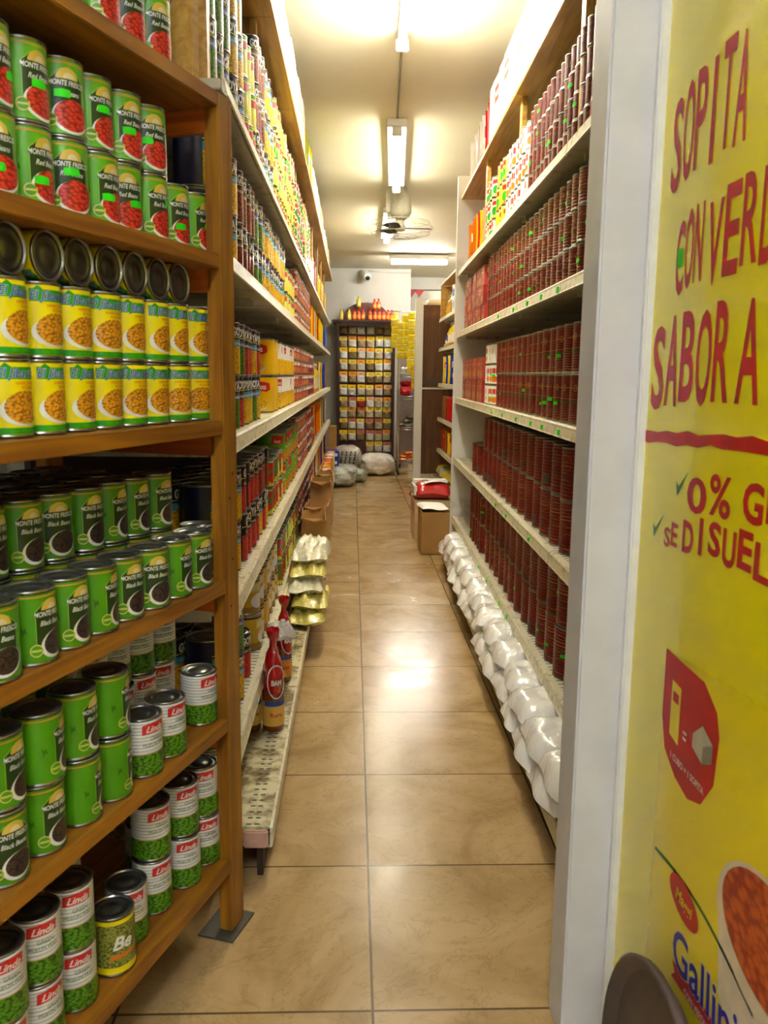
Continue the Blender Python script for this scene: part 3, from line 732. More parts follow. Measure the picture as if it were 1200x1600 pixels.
# pouches, packets, cartons
_pm = {}
def pouch_mesh(key, wd, ht, th, mats, n=8, crimp=True, seed=0):
    kk = (key, wd, ht, th, seed)
    if kk in _pm: return _pm[kk]
    rnd = random.Random(seed); ph = [rnd.uniform(0, 6) for _ in range(6)]
    h = MB()
    for sgn in (1, -1):
        def fn(u, v):
            x, z = (u - .5), v
            e = max(0, 1 - abs(2 * x) ** 3) * max(0, 1 - abs(2 * z - 1) ** 5)
            t = th / 2 * e ** .6 * (1 + .18 * math.sin(7 * x + ph[0]) * math.sin(9 * z + ph[1]))
            return Vector((sgn * (t + .0006), x * wd * (1 - .06 * math.sin(PI * z)), z * ht))
        h.grid(fn, n, n + 2, mats[0])
    if len(mats) > 1:
        p = Print()
        p.ell(0, ht * .32, wd * .32, ht * .17, mats[2 % len(mats)], 1, 14); p.rect(-wd * .36, wd * .36, ht * .58, ht * .78, mats[1], 1, ht * .04)
        if len(mats) > 3: p.rect(-wd * .3, wd * .28, ht * .63, ht * .71, mats[3], 2, ht * .04)
        for sgn in (1, -1):
            def fl(x, y, l, sgn=sgn):
                u = x / wd; v = y / ht; e = max(0, 1 - abs(2 * u) ** 3) * max(0, 1 - abs(2 * v - 1) ** 5)
                t = th / 2 * e ** .6 * (1 + .18 * math.sin(7 * u + ph[0]) * math.sin(9 * v + ph[1]))
                return Vector((sgn * (t + .003 + .001 * l), x * sgn, y))
            q = Print()
            for pts, fs, m_, l_ in p.items: q.items.append((pts, fs, m_, l_))
            q.lay(h, fl)
    _pm[kk] = h.mesh(key); return _pm[kk]
def GL(c): return flat(c, .25, 0, .06, 20, coat=.4)
BAGS = {
 'orange': ([GL('E87808'), GL('F4D020'), GL('C81808'), GL('F0F0E0')], 'orange snack bag'),
 'yellow': ([GL('F0CC08'), GL('D02010'), GL('F8F0C0'), GL('F8F8F0')], 'yellow snack bag'),
 'red': ([GL('C41818'), GL('F0E8D8'), GL('F0A020'), GL('202020')], 'red snack bag'),
 'blue': ([GL('1838A8'), GL('E8E8F0'), GL('F0D020')], 'blue snack bag'),
 'white': ([GL('ECE8E0'), GL('C82020'), GL('E0A030'), GL('F0E040')], 'white packet with red print'),
 'pink': ([GL('E8B0A0'), GL('C82838'), GL('F8E8C8')], 'pinkish packet'),
 'green': ([GL('208A30'), GL('F0F0F0'), GL('F0D020')], 'green packet'),
 'lime': ([GL('C0D850'), GL('E8E8B0'), GL('F0E020')], 'pale green packet'),
 'brown': ([GL('7A3C14'), GL('E8B040'), GL('F8E8C8')], 'brown packet'),
}
def bag_run(side, lv, y0, y1, colors, hgt, tiers=1, wd=.14, th=.06, n0=.03, spread=.02, zoff=0):
    yy = y0; i = 0; names = LWN if side < 0 else RWN
    Zs = LZ if side < 0 else RZ
    z = (Zs[lv] if lv >= 0 else (.13 if side < 0 else .1)) + zoff
    step = th + .008
    cnt = {}
    while yy < y1:
        for j in range(tiers):
            c = random.choice(colors); mats, ds = BAGS[c]
            me = pouch_mesh('snack_bag', wd, hgt, th, mats, seed=random.randint(0, 2) * 10 + list(BAGS).index(c))
            lab = '%s%s, %s from the near end, %s' % (TIER[tiers][j] if tiers > 1 else '', ds, ordn(nxt('B', ds, names[lv], j)), names[lv])
            rot = (0, random.uniform(-.05, .05), 0)
            xc = n0 + wd / 2 + random.uniform(0, spread)
            a = random.uniform(-.25, .25)
            if side < 0: p = Vector((LX - xc, yy, z + .001 + j * (hgt + .002))); rz = -PI / 2 + a
            else: p = RP(.57 + xc, yy, z + .001 + j * (hgt + .002)); rz = -PI / 2 - TH + a
            obj('snack_bag', me, None, p, rz, lab, 'bag', 'snack bags')
        yy += step; i += 1
_bm = {}
def carton_mesh(wx, wy, ht, base, a, b_):
    kk = (wx, wy, ht, base.name, a.name, b_.name)
    if kk not in _bm:
        h = MB(); h.box(-wx / 2, wx / 2, -wy / 2, wy / 2, 0, ht, base, bev=.002)
        for sx, ax, wl in ((1, 0, wy), (-1, 0, wy), (-1, 1, wx)):
            p = Print(); p.rect(-wl * .4, wl * .4, ht * .6, ht * .85, a, 1); p.ell(0, ht * .3, wl * .3, ht * .18, b_, 1, 14); p.rect(-wl * .25, wl * .25, ht * .68, ht * .76, b_, 2)
            if ax == 0: p.lay(h, lambda x, y, l: Vector((sx * (wx / 2 + .0004 * l), x * sx, y)))
            else: p.lay(h, lambda x, y, l: Vector((x, -wy / 2 - .0004 * l, y)))
        _bm[kk] = h.mesh('carton')
    return _bm[kk]
def carton_run(side, lv, y0, y1, wx, wy, ht, tiers, cols, desc, n0=.02, gap=.004, name='carton'):
    yy = y0 + wy / 2; i = 0; names = LWN if side < 0 else RWN; Zs = LZ if side < 0 else RZ
    while yy + wy / 2 <= y1:
        for j in range(tiers):
            b0, a, b_ = cols[(i + j) % len(cols)] if len(cols) > 1 else cols[0]
            me = carton_mesh(wx, wy, ht, b0, a, b_)
            lab = '%s%s, %s from the near end, %s' % (TIER[tiers][j] if tiers > 1 else '', desc, ordn(i + 1), names[lv])
            xc = n0 + wx / 2 + random.uniform(0, .008)
            z = Zs[lv] + .001 + j * (ht + .001)
            if side < 0: obj(name, me, None, (LX + (.035 if lv == 5 else 0) - xc, yy, z), random.uniform(-.03, .03), lab, 'carton', desc + 's')
            else: obj(name, me, None, RP(.57 + xc, yy, z), -TH + random.uniform(-.03, .03), lab, 'carton', desc + 's')
        yy += wy + gap; i += 1
_bt = {}
def bottle_mesh(R, H, base, cap, band):
    kk = (R, H, base.name, cap.name, band.name)
    if kk not in _bt:
        h = MB(); h.lathe([(R * .9, 0), (R, .004), (R, H * .62), (R * .75, H * .74), (R * .4, H * .82), (R * .38, H * .86)], base, 14)
        h.lathe([(R * 1.012, H * .15), (R * 1.012, H * .5)], band, 14, cap=False)
        c = MB(); c.lathe([(R * .5, H * .86), (R * .5, H * .98), (R * .45, H), (0, H)], cap, 12)
        _bt[kk] = (h.mesh('bottle'), c.mesh('cap'))
    return _bt[kk]
def bottle(p, R, H, base, cap, band, label, group, name='bottle'):
    a, c = bottle_mesh(R, H, base, cap, band)
    o = obj(name, a, None, p, random.uniform(0, 6), label, 'bottle', group); obj('cap', c, o); return o
def bottle_run(side, lv, y0, y1, R, H, base, cap, band, desc, n0=.02, rows=1):
    yy = y0 + R; i = 0; names = LWN if side < 0 else RWN; Zs = LZ if side < 0 else RZ
    while yy + R <= y1:
        for r in range(rows):
            xc = n0 + R + r * (2 * R + .004); z = Zs[lv] + .001
            p = Vector((LX - xc, yy, z)) if side < 0 else RP(.57 + xc, yy, z)
            bottle(p, R, H, base, cap, band, '%s, %s of its run %s%s' % (desc, ordn(i + 1), names[lv], ', row behind' if r else ''), desc + 's')
        yy += 2 * R + .006; i += 1

# LEFT contents -----------------------------------------------------
# lowest shelf
rowL('gpea+gblue+gblue', 0, 1.98, 2.46, 2, rows=2)
rowL('gblack', 0, 2.48, 2.60, 1)
rowL('yellc', 0, 2.75, 3.6, 2, rows=1)
rowL('greenr+lime', 0, 3.65, 4.9, 3 if False else 2)
rowL('redw', 0, 4.95, 6.6, 4)
bag_run(-1, 0, 6.7, 8.3, ['yellow', 'white', 'brown', 'orange'], .26, 1)
bag_run(-1, 0, 8.4, 10.5, ['blue', 'yellow', 'orange'], .26, 1)
# second shelf
rowL('gblue', 1, 1.98, 2.4, 2, rows=2)
rowL('gblack+gbrown+gblack+gblue', 1, 2.42, 3.2, 2, rows=2, angs=(-60, 30))
rowL('greenr+lime', 1, 3.25, 3.8, 3 if False else 2)
rowL('greenfam', 1, 3.85, 4.9, 2)
rowL('pinkc', 1, 4.95, 5.9, 4)
rowL('redw', 1, 5.92, 6.5, 4)
rowL('greenr', 1, 6.55, 7.0, 2)
bag_run(-1, 1, 7.05, 8.6, ['orange', 'red', 'yellow'], .28, 1)
bag_run(-1, 1, 8.65, 10.5, ['white', 'blue', 'yellow', 'brown'], .27, 1)
# third shelf
rowL('gblue+gblue+gblack+gblue+gpea', 2, 1.98, 2.98, 2, rows=2, angs=(-75, -20))
k = K['famosa']
rowL('famosa', 2, 3.30, 3.62, 2, angs=(-90, -60))
rowL('famwhite', 2, 3.66, 4.62, 2, angs=(-80, -20))
rowL('pinkc', 2, 4.65, 6.0, 4)
rowL('redw', 2, 6.02, 6.9, 4)
bottle_run(-1, 2, 6.95, 7.9, .035, .24, GL('F0CC08'), GL('E8E8E0'), GL('F4E8B0'), 'yellow plastic bottle')
bag_run(-1, 2, 7.95, 9.2, ['yellow', 'brown', 'green', 'white'], .27, 1)
bag_run(-1, 2, 9.2, 10.5, ['blue', 'yellow', 'brown'], .27, 1)
# fourth shelf
rowL('gblue', 3, 1.98, 2.42, 2)
rowL('gbrown', 3, 2.43, 2.80, 2)
rowL('gpea', 3, 2.82, 3.04, 2)
rowL('gblue', 3, 3.05, 4.0, 2, angs=(-80, -30))
rowL('lime', 3, 4.05, 4.7, 2)
rowL('pinkc', 3, 4.75, 6.3, 4)
bag_run(-1, 3, 6.35, 8.2, ['orange', 'orange', 'red', 'white', 'yellow'], .27, 1)
bag_run(-1, 3, 8.2, 9.4, ['yellow', 'orange', 'yellow'], .27, 1)
bag_run(-1, 3, 9.4, 10.5, ['blue', 'yellow', 'blue'], .27, 1)
# fifth shelf
rowL('gpea', 4, 1.98, 2.35, 3)
rowL('gblue', 4, 2.36, 2.58, 3)
rowL('lime', 4, 2.60, 2.85, 3)
rowL('gbrown', 4, 2.87, 3.14, 3)
rowL('gblue', 4, 3.15, 3.5, 3)
rowL('lime+yelred+lime', 4, 3.52, 4.75, 4)
rowL('whiteyel', 4, 4.78, 5.45, 4)
rowL('yelred+whiteyel', 4, 5.5, 6.3, 4)
bottle_run(-1, 4, 6.35, 6.95, .05, .3, GL('D8DCD0'), GL('2E4A38'), GL('F0F0E8'), 'white jug with dark label')
bag_run(-1, 4, 7.0, 8.2, ['pink', 'white', 'red'], .3, 1)
bag_run(-1, 4, 8.2, 10.5, ['white', 'lime', 'yellow', 'pink'], .3, 1)
# top board
carton_run(-1, 5, 3.1, 5.2, .2, .16, .29, 1, [(WHITE, F('E8E8E0'), F('F0E8D0')), (WHITE, WHT, F('F0C8C0'))], 'white carton')
bag_run(-1, 5, 5.25, 6.0, ['yellow', 'lime'], .27, 1, n0=-.02)
carton_run(-1, 5, 6.1, 8.2, .2, .16, .26, 1, [(WHITE, PALE, YEL), (WHITE, WHT, F('F0E8D0'))], 'white and yellow carton')
bag_run(-1, 5, 8.25, 10.5, ['yellow', 'white', 'white'], .22, 1, n0=-.02)

# RIGHT contents ----------------------------------------------------
rowR('red10', 0, 2.05, 4.35, 2, rows=2, stick=.5, angs=(170, 250))
rowR('redslim', 0, 4.42, 5.0, lambda i: 2, rows=1, stick=.5)
rowR('red10', 1, 2.05, 4.6, 2, rows=3, pitch=.136 + .016, stick=.0)
rowR('red10', 1, 4.62, 4.95, 1, pitch=.165)
rowR('redslim', 2, 2.05, 4.15, 2, rows=2, stick=.35, angs=(170, 250))
rowR('redwhite', 2, 4.17, 4.50, 3, stick=.5)
REDC = (F('A02818'), F('C8281C'), F('C89048')); REDD = (F('B8382C'), F('8A1410'), F('B0A030'))
carton_run(1, 2, 4.55, 5.6, .14, .12, .12, 2, [REDC, REDD], 'red carton')
carton_run(1, 2, 4.15, 4.16, .14, .12, .12, 1, [REDC], 'red carton')
rowR('redmid', 3, 2.05, 4.55, 3, rows=2, stick=.3)
carton_run(1, 3, 4.6, 5.6, .14, .11, .10, 3, [REDD, REDC, (F('C84A38'), F('E8C080'), F('A02018'))], 'pinkish red carton')
rowR('redsauce', 4, 2.05, 3.4, 4, rows=2, stick=.35)
rowR('redwhite', 4, 3.42, 4.0, 3, rows=2)
rowR('yelred', 4, 4.02, 4.32, 3, rows=2)
rowR('whiteyel', 4, 4.34, 4.7, 3, rows=2)
bag_run(1, 4, 4.72, 5.6, ['orange', 'red', 'yellow', 'pink'], .26, 1)
carton_run(1, 5, 2.1, 3.4, .26, .2, .24, 1, [(WHITE, WHT, WHT)], 'big white carton')
carton_run(1, 5, 3.45, 4.6, .24, .16, .3, 1, [(WHITE, WHT, F('F0E0D8')), (WHITE, F('E05040'), WHT)], 'tall white carton with red mark')
bag_run(1, 5, 4.65, 5.55, ['white', 'white', 'red'], .3, 1)

# ------------------------------------------------------------------ sugar bags on the right base deck
def pillow(name, L, Wd, T, mat, seed, sag=.0, nu=18, nv=12, wr=.05, ends=.9):
    rnd = random.Random(seed); a = [rnd.uniform(0, 6.28) for _ in range(8)]
    h = MB()
    for sg in (1, -1):
        def fn(u, v):
            x, y = 2 * u - 1, 2 * v - 1
            e = max(0, 1 - abs(x) ** (8 if ends > .9 else 5)) ** .5 * max(0, 1 - abs(y) ** 3.2) ** .55
            wv = 1 + wr * (math.sin(9 * x + a[0]) * math.sin(6 * y + a[1]) + .6 * math.sin(17 * x + 5 * y + a[2])) 
            nz_ = noise.noise(Vector((x * 2.6 + seed, y * 2.2, sg))) * 1.2 + noise.noise(Vector((x * 6 + seed, y * 5, sg * 3))) * .7
            t = T * e * max(.35, wv * (1 + wr * 2.2 * nz_))
            z = t * (.62 if sg > 0 else -.38) + T * .38 + .006 * math.sin(3 * x + a[3]) * (1 - e)
            if z < 0: z = 0
            flare = 1 + .03 * abs(x) ** 6 * math.sin(5 * y + a[4]) - .10 * y * y
            return Vector((x * L / 2 * flare, y * Wd / 2 * (1 - .12 * (1 - abs(x) ** 2) * 0 - .05 * math.sin(4 * x + a[5])), z))
        h.grid(fn, nu, nv, mat)
    return h
SUG = [pillow('sugar_bag', .36, .27, .088, SUGAR, s, wr=.05, ends=1., nu=26, nv=16).mesh('sugar_bag') for s in range(4)]
yy = 2.02; i = 0
while yy < 5.35:
    me = SUG[i % 4]
    for lay in range(2):
        z = .101 + lay * .075
        o = obj('sugar_bag', me, None, RP(.635 + random.uniform(-.015, .015) - .012 * (1 - lay), yy + random.uniform(-.02, .02) + .1 * (1 - lay), z), -TH + random.uniform(-.1, .1),
            'clear bag of white sugar, %s %s from the pillar on the right base deck' % (['lower layer,', 'top layer,'][lay], ordn(i + 1)), 'bag', 'bags of white sugar',
            )
        o.rotation_euler = (random.uniform(-.05, .05), random.uniform(0, .08), o.rotation_euler.z)
        if i == 0 and lay:
            p = Print(); BT = F('2B4FA8')
            for q in range(4): p.rect(-.03 + .0, .03, -.08 + q * .045, -.055 + q * .045, BT, 1)
            hh = MB(); p.lay(hh, lambda x, y, l: Vector((-.08 + x, y, .098 + .0004 * l))); obj('blue_print', hh, o)
    yy += .245; i += 1

# ------------------------------------------------------------------ goods on the left deck
YF = plastic_film('yellow_plantain_bag', 'E8DC70', .2, 24, strength=.7); YW = plastic_film('whitish_bag_film', 'EDE8C8', .12, 24, strength=.8)
for i in range(5):
    h = pillow('chip_bag', .175, .40, .085, YF if i in (0, 1, 3) else YW, 20 + i, wr=.16)
    obj('plantain_chip_bag', h, None, (-.195 + .01 * math.sin(i * 2), 3.78 + .03 * i, .131 + i * .064), .05 * math.sin(i * 3),
        'yellow-tinted bag of chips, %s from the bottom of its pile on the left deck' % ordn(i + 1), 'bag', 'pile of yellow chip bags')
h = pillow('chip_bag', .16, .3, .09, YW, 44, wr=.1)
obj('plantain_chip_bag', h, None, (-.20, 4.2, .30), .1, 'whitish bag leaning behind the pile of yellow chip bags', 'bag', 'pile of yellow chip bags')
# bagged bottles
RF_ = plastic_film('red_bag_film', 'C01018', .15, 20, strength=.5)
for i, (x, y, lab) in enumerate([(-.243, 2.545, 'jar of yellow drink nearest the wooden shelf on the rusty deck'), (-.315, 2.55, 'jar with tan label behind the nearest jar on the rusty deck'), (-.25, 2.98, 'jar inside the farther red bag on the rusty deck')]):
    j = empty('drink_jar', (x, y, .131), 0, lab, 'jar', 'jars on the left deck')
    h = MB(); h.lathe([(.030, 0), (.034, .005), (.034, .125), (.022, .14)], plastic_film('amber_jar%d' % i, '7A3A0C', .12, 6, strength=.0), 20); obj('body', h, j)
    h = MB(); h.lathe([(.0346, .02), (.0346, .10)], [F('E0B048'), F('E8C860'), F('E09030')][i], 20, cap=False); p = Print(); p.text('Salsa' if i == 2 else 'Ruru', .0, .05, .02, RED, 2, .02); p.rect(-.04, .04, .085, .1, BLUE, 1); p.bend(h, .0346); obj('paper_label', h, j).rotation_euler.z = -1.2
    h = MB(); h.lathe([(.024, .14), (.024, .155), (0, .156)], BLUE if i == 0 else WHT, 20); obj('lid', h, j)
def neck_bag(x, y, z, s, lab, rz):
    s0 = s; s = s * .55
    o = empty('bagged_net', (x, y, z), rz, lab, 'bag', 'red bags on the left deck')
    h = MB()
    pr = [(.052, .0), (.07, .04), (.078, .1), (.066, .15), (.045, .19), (.026, .215), (.022, .235), (.045, .26), (.055, .28)]
    def fn(u, v):
        k = v * (len(pr) - 1); i0 = min(int(k), len(pr) - 2); f = k - i0; r = pr[i0][0] * (1 - f) + pr[i0 + 1][0] * f; zz = pr[i0][1] * (1 - f) + pr[i0 + 1][1] * f
        a = u * 2 * PI; r *= 1 + .07 * math.sin(6 * a + 9 * v) + .3 * noise.noise(Vector((3 * math.cos(a), 3 * math.sin(a), 9 * v + x)))
        return Vector((r * math.cos(a) * s, .7 * r * math.sin(a) * s, zz * s * 1.55))
    h.grid(fn, 26, 20, RF_, True); obj('red_film', h, o)
    p = Print(); p.ring(0, .15 * s, .062 * s, .1 * s, .004, WHT, 2); p.text('BAM', .0, .13 * s, .042 * s, WHT, 2, .05, 0, .8)
    h = MB(); p.bend(h, .078 * s, off=.003); q = obj('emblem', h, o); q.scale = (1, .82, 1)
    return o
neck_bag(-.243, 2.55, .215, 1.0, 'knotted red bag with white lettering nearest on the left deck', -1.25)
neck_bag(-.243, 2.98, .215, .95, 'knotted red bag with white lettering, the farther one, by the chip bags', -1.1)
h = pillow('film', .08, .12, .05, CLEARF, 61, wr=.15)
obj('plastic_bag', h, None, (-.235, 2.76, .36), .4, 'crumpled clear plastic on the red bags of the left deck', 'bag')
# cardboard boxes with torn tops
def openbox(x, y, wx, wy, ht, rz, lab, z=.0, flaps=True, content=None):
    o = empty('cardboard_box', (x, y, z), rz, lab, 'box', 'open cardboard boxes')
    h = MB(); t = .005; rnd = random.Random(int(x * 1000 + y * 100))
    h.box(-wx / 2, wx / 2, -wy / 2, wy / 2, .001, .006, CARD)
    for sx in (-1, 1):
        for ax in (0, 1):
            b = bmesh.new(); n = 8; ln = wy if ax == 0 else wx; pos = (wx if ax == 0 else wy) / 2 * sx
            A = []
            for k in range(n + 1):
                u = -ln / 2 + ln * k / n; zt = ht * (1 - rnd.uniform(0, .12)) if flaps else ht
                for d in (0, -t * sx): 
                    for zz in (0, zt): A.append(b.verts.new((pos + d, u, zz) if ax == 0 else (u, pos + d, zz)))
            for k in range(n):
                c = A[k * 4:k * 4 + 4]; d = A[k * 4 + 4:k * 4 + 8]
                b.faces.new([c[0], d[0], d[1], c[1]]); b.faces.new([c[2], c[3], d[3], d[2]]); b.faces.new([c[1], d[1], d[3], c[3]])
            h.merge(b, CARD)
    obj('carton_body', h, o)
    if flaps:
        h = MB(); b = bmesh.new()
        V = [b.verts.new(p) for p in ((-wx / 2, -wy / 2, ht * .93), (wx / 2, -wy / 2, ht * .93), (wx / 2 - .02, -wy / 2 - .05, ht * .99), (0, -wy / 2 - .06, ht * .95), (-wx / 2 + .01, -wy / 2 - .05, ht * 1.0))]
        b.faces.new(V); r = bmesh.ops.extrude_face_region(b, geom=b.faces[:]); 
        for v in r['geom']:
            if isinstance(v, bmesh.types.BMVert): v.co.z += .004
        h.merge(b, CARD); obj('flap', h, o)
    if content:
        h = MB(); h.box(-wx / 2 + .01, wx / 2 - .01, -wy / 2 + .01, wy / 2 - .01, .008, ht * .6, content, bev=.01); obj('packed_goods', h, o)
    return o
openbox(-.215, 4.75, .135, .42, .34, .05, 'open torn cardboard box just behind the yellow chip bags', .132, content=YEL2)
openbox(-.215, 5.2, .135, .40, .33, -.05, 'open cardboard box with red strip, second behind the chip bags', .132, content=RED)
openbox(-.21, 5.70, .135, .40, .42, .03, 'tall torn cardboard box sticking out into the aisle', .132)
openbox(-.215, 6.15, .13, .36, .32, -.04, 'torn cardboard box behind the tall one on the left', .132, content=CARDIN)
openbox(-.218, 6.6, .13, .36, .36, .06, 'farthest torn cardboard box on the left deck', .132, content=WHT)
random.seed(5)
bag_run(-1, -1, 6.9, 9.3, ['orange', 'red', 'yellow', 'white', 'orange'], .28, 1, n0=-.10, wd=.09, spread=.01)
for i in range(3):
    h = MB(); h.box(-.06, .06, -.12, .12, 0, .085, F('1838B0'), bev=.006)
    p = Print(); p.rect(-.04, .04, .025, .06, WHT, 1); p.lay(h, lambda x, y, l: Vector((x, -.1205, y)))
    obj('blue_box', h, None, (-.215 + .02 * (i == 0), 9.62 - .05 * (i == 0), .131 + .088 * i), .05 * i, 'blue box with white band, %s of the stack at the far left' % ['bottom', 'middle', 'top'][i], 'box', 'stacked blue boxes')
h = MB(); h.box(-.045, .045, -.13, .13, 0, .5, CARD, bev=.004); obj('cardboard_box', h, None, (-.235, 10.2, .131), 0, 'tall plain brown carton at the far end of the left deck', 'box')

# ------------------------------------------------------------------ pile of clear bags and white bale in front of the rack
def lump(name, sx, sy, sz, mat, seed, n=40, amp=.12):
    rnd = random.Random(seed); a = [rnd.uniform(0, 6.28) for _ in range(8)]
    h = MB()
    def fn(u, v):
        th = 2 * PI * u; ph_ = PI * v - PI / 2
        c = abs(math.cos(ph_)) ** .7; s = math.copysign(abs(math.sin(ph_)) ** .8, math.sin(ph_))
        k = 1 + amp * (math.sin(3 * th + a[0]) * math.cos(2 * ph_ + a[1]) + .6 * math.sin(7 * th + a[2] + 4 * ph_) + .4 * math.sin(11 * th + 9 * ph_ + a[3])) * c
        k *= 1 + amp * 1.2 * noise.noise(Vector((2.5 * math.cos(th) * c + seed, 2.5 * math.sin(th) * c, 3 * s))) + amp * .8 * noise.noise(Vector((6 * math.cos(th) * c + seed, 6 * math.sin(th) * c, 7 * s)))
        x = math.copysign(abs(math.cos(th)) ** .75, math.cos(th)) * c * k; y = math.copysign(abs(math.sin(th)) ** .75, math.sin(th)) * c * k
        return Vector((x * sx / 2, y * sy / 2, max(0, sz / 2 + s * sz / 2 * (1 + .1 * math.sin(5 * th + a[4]) * c))))
    h.grid(fn, n, 24, mat, True); return h
BUBBLE = plastic_film('bundle_film', 'BDB8AE', .15, 30, strength=.6)
def bundle(x, y, z, sx, sy, sz, lab, seed):
    o = obj('wrapped_bundle', lump('b', sx, sy, sz, BUBBLE, seed, amp=.05), None, (x, y, z), 0, lab, 'bundle', 'film wrapped bundles')
    p = Print(); rnd = random.Random(seed)
    for q in range(5):
        u = -sx * .36 + q * sx * .145
        for r in range(6):
            v = sz * (.15 + .11 * r); p.rect(u, u + sx * .05, v, v + sz * .07, BLACK, 1, rnd.uniform(-.01, .01))
    h = MB(); p.lay(h, lambda x_, y_, l: Vector((x_ + (y_ - sz / 2) * .15, -sy / 2 * (1.0 - (abs(2 * y_ / sz - 1)) ** 3 * .3) - .012, y_)))
    obj('printed_lettering', h, o)
bundle(-.06, 10.35, .12, .36, .4, .27, 'upper clear-wrapped bundle printed with dark lettering before the rack', 3)
bundle(-.12, 9.95, .002, .40, .32, .2, 'lower clear-wrapped bundle printed with dark lettering', 9)
obj('plastic_bag', lump('c', .30, .34, .22, plastic_film('greenish_clear_film', 'C4CCC4', .1, 26, strength=.8), 12, amp=.14), None, (-.115, 9.48, .002), 0, 'clear plastic sack of bottles on the floor at the far left', 'bag')
obj('plastic_bag', lump('c', .16, .2, .15, plastic_film('greenish_clear_film', 'B8C2B4', .1, 26, strength=.8), 15, amp=.14), None, (.09, 9.9, .002), 0, 'small clear plastic sack beside the lettered bundle', 'bag')
bale = obj('white_bale', lump('w', .46, .42, .27, plastic_film('white_bale_film', 'EEE8DC', .3, 20, strength=.5), 31, amp=.09), None, (.30, 10.62, .002), -.1, 'big white plastic sack in front of the spice rack', 'bag')
h = MB(); h.box(-.01, .01, 0, .004, 0, .09, RED, Matrix.Translation((.12, -.16, .16)) @ Matrix.Rotation(-.5, 4, 'Y') @ Matrix.Rotation(-.5, 4, 'X')); obj('red_tie', h, bale)

# ------------------------------------------------------------------ mahogany spice rack
rk = empty('display_rack', (.17, 11.12, 0), 0, 'dark mahogany display rack hung with yellow-topped packets at the end of the aisle', 'rack')
def part(name, parent, *boxes, bev=.003):
    h = MB()
    for bb in boxes: h.box(*bb[:6], bb[6], bev=bev)
    return obj(name, h, parent)
part('side_panel', rk, (-.375, -.345, 0, .30, .003, 1.86, MAHOG)); part('side_panel', rk, (.345, .375, 0, .30, .003, 1.86, MAHOG))
part('back_panel', rk, (-.345, .345, .22, .24, .003, 1.86, MAHOG2))
part('base_board', rk, (-.345, .345, .02, .22, .003, .10, MAHOG))
part('crown_moulding', rk, (-.39, .39, -.02, .32, 1.86, 1.885, MAHOG), (-.42, .42, -.05, .34, 1.885, 1.905, MAHOG), (-.44, .44, -.07, .35, 1.905, 1.93, MAHOG), bev=.006)
h = MB(); b = bmesh.new(); n = 24
for dy in (0, .02):
    V = [b.verts.new((-.30 + 0, dy, 0))] + [b.verts.new((-.30 * math.cos(PI * k / n), dy, .24 * math.sin(PI * k / n) ** .8)) for k in range(1, n)] + [b.verts.new((.30, dy, 0))]
    b.faces.new(V if dy == 0 else V[::-1])
fs = b.faces[:]; A, B_ = [list(f.verts) for f in fs]; B_ = B_[::-1]
for k in range(len(A)): b.faces.new([A[k], B_[k], B_[(k + 1) % len(A)], A[(k + 1) % len(A)]])
h.merge(b, MAHOG2, Matrix.Translation((0, .22, 1.93))); obj('arched_crest', h, rk)
def rz_(py): return 1.767 - (py - 520) * .00833
ROWS = [513, 533, 551, 569, 588, 608, 627, 643, 661, 679, 697]
POU = [plastic_film('clear_pouch_%d' % i, c, .12, 45, strength=1.0) for i, c in enumerate(['A89468', 'D8D6CC', 'F4F4F0', '8A7444', 'C8BC98'])]
CRD = [flat('F8D008', .5), flat('F4A018', .5), flat('E8B888', .5), flat('C87058', .5), flat('F0D850', .5)]
_sp = {}
random.seed(21)
COLW = ['first', 'second', 'third', 'fourth', 'fifth', 'sixth']
for r, py in enumerate(ROWS):
    zt = rz_(py) + .065
    part('peg_rail', rk, (-.34, .34, .205, .22, zt - .01, zt + .008, MAHOG2), bev=.001)
    for c in range(6):
        if r == len(ROWS) - 1 and c < 3: continue
        x = -.29 + c * .116 + random.uniform(-.006, .006)
        pi_, ci = random.randrange(5), random.choice([0, 0, 1, 4, 2, 3] if r > 5 else [0, 1, 4, 4, 2])
        if r == 6 and c == 2: pi_ = 9
        key = (pi_, ci)
        if key not in _sp:
            pm = POU[pi_] if pi_ < 5 else GL('B02810')
            h1 = MB(); pts = pouch_mesh('pouch', .104, .098, .055, [pm], seed=pi_ + 3)
            h2 = MB(); h2.box(.004, .010, -.051, .051, .088, .143, CRD[ci], bev=.001)
            p = Print(); p.text('Sazon', 0, .115, .018, flat('7A2C10', .5), 1, .02); p.rect(-.035, .035, .105, .109, flat('B04A18', .5), 1); p.lay(h2, lambda a_, b_, l: Vector((.0105, a_, b_)))
            _sp[key] = (pts, h2.mesh('header_card'))
        a_, b_ = _sp[key]
        zz = zt - .13 + random.uniform(-.006, .004)
        o = obj('spice_packet', a_, None, (.17 + x, 11.12 + .15, zz), -PI / 2 + random.uniform(-.12, .12), 'spice packet, %s row from the top, %s from the left of the mahogany rack' % (ordn(r + 1), COLW[c]), 'packet', 'spice packets on the rack')
        obj('header_card', b_, o)
        h = None
BY, BC1 = GL('E8C808'), GL('C82818')
xs = [-.345, -.235, -.165, -.105, -.045, .055, .12, .18, .24, .30, .355, .415]
for i, x in enumerate(xs):
    yel = i in (0, 1, 11); x0 = .17 + x * .93
    bottle((x0, 11.16, 1.9315), .026, .135, BY if yel else GL('D85018'), GL('C8C060') if yel else BC1, GL('F0E080') if yel else GL('F0A050'),
           '%s bottle, %s from the left on top of the mahogany rack' % ('yellow' if yel else 'orange-red', ordn(i + 1)), 'sauce bottles on the rack')
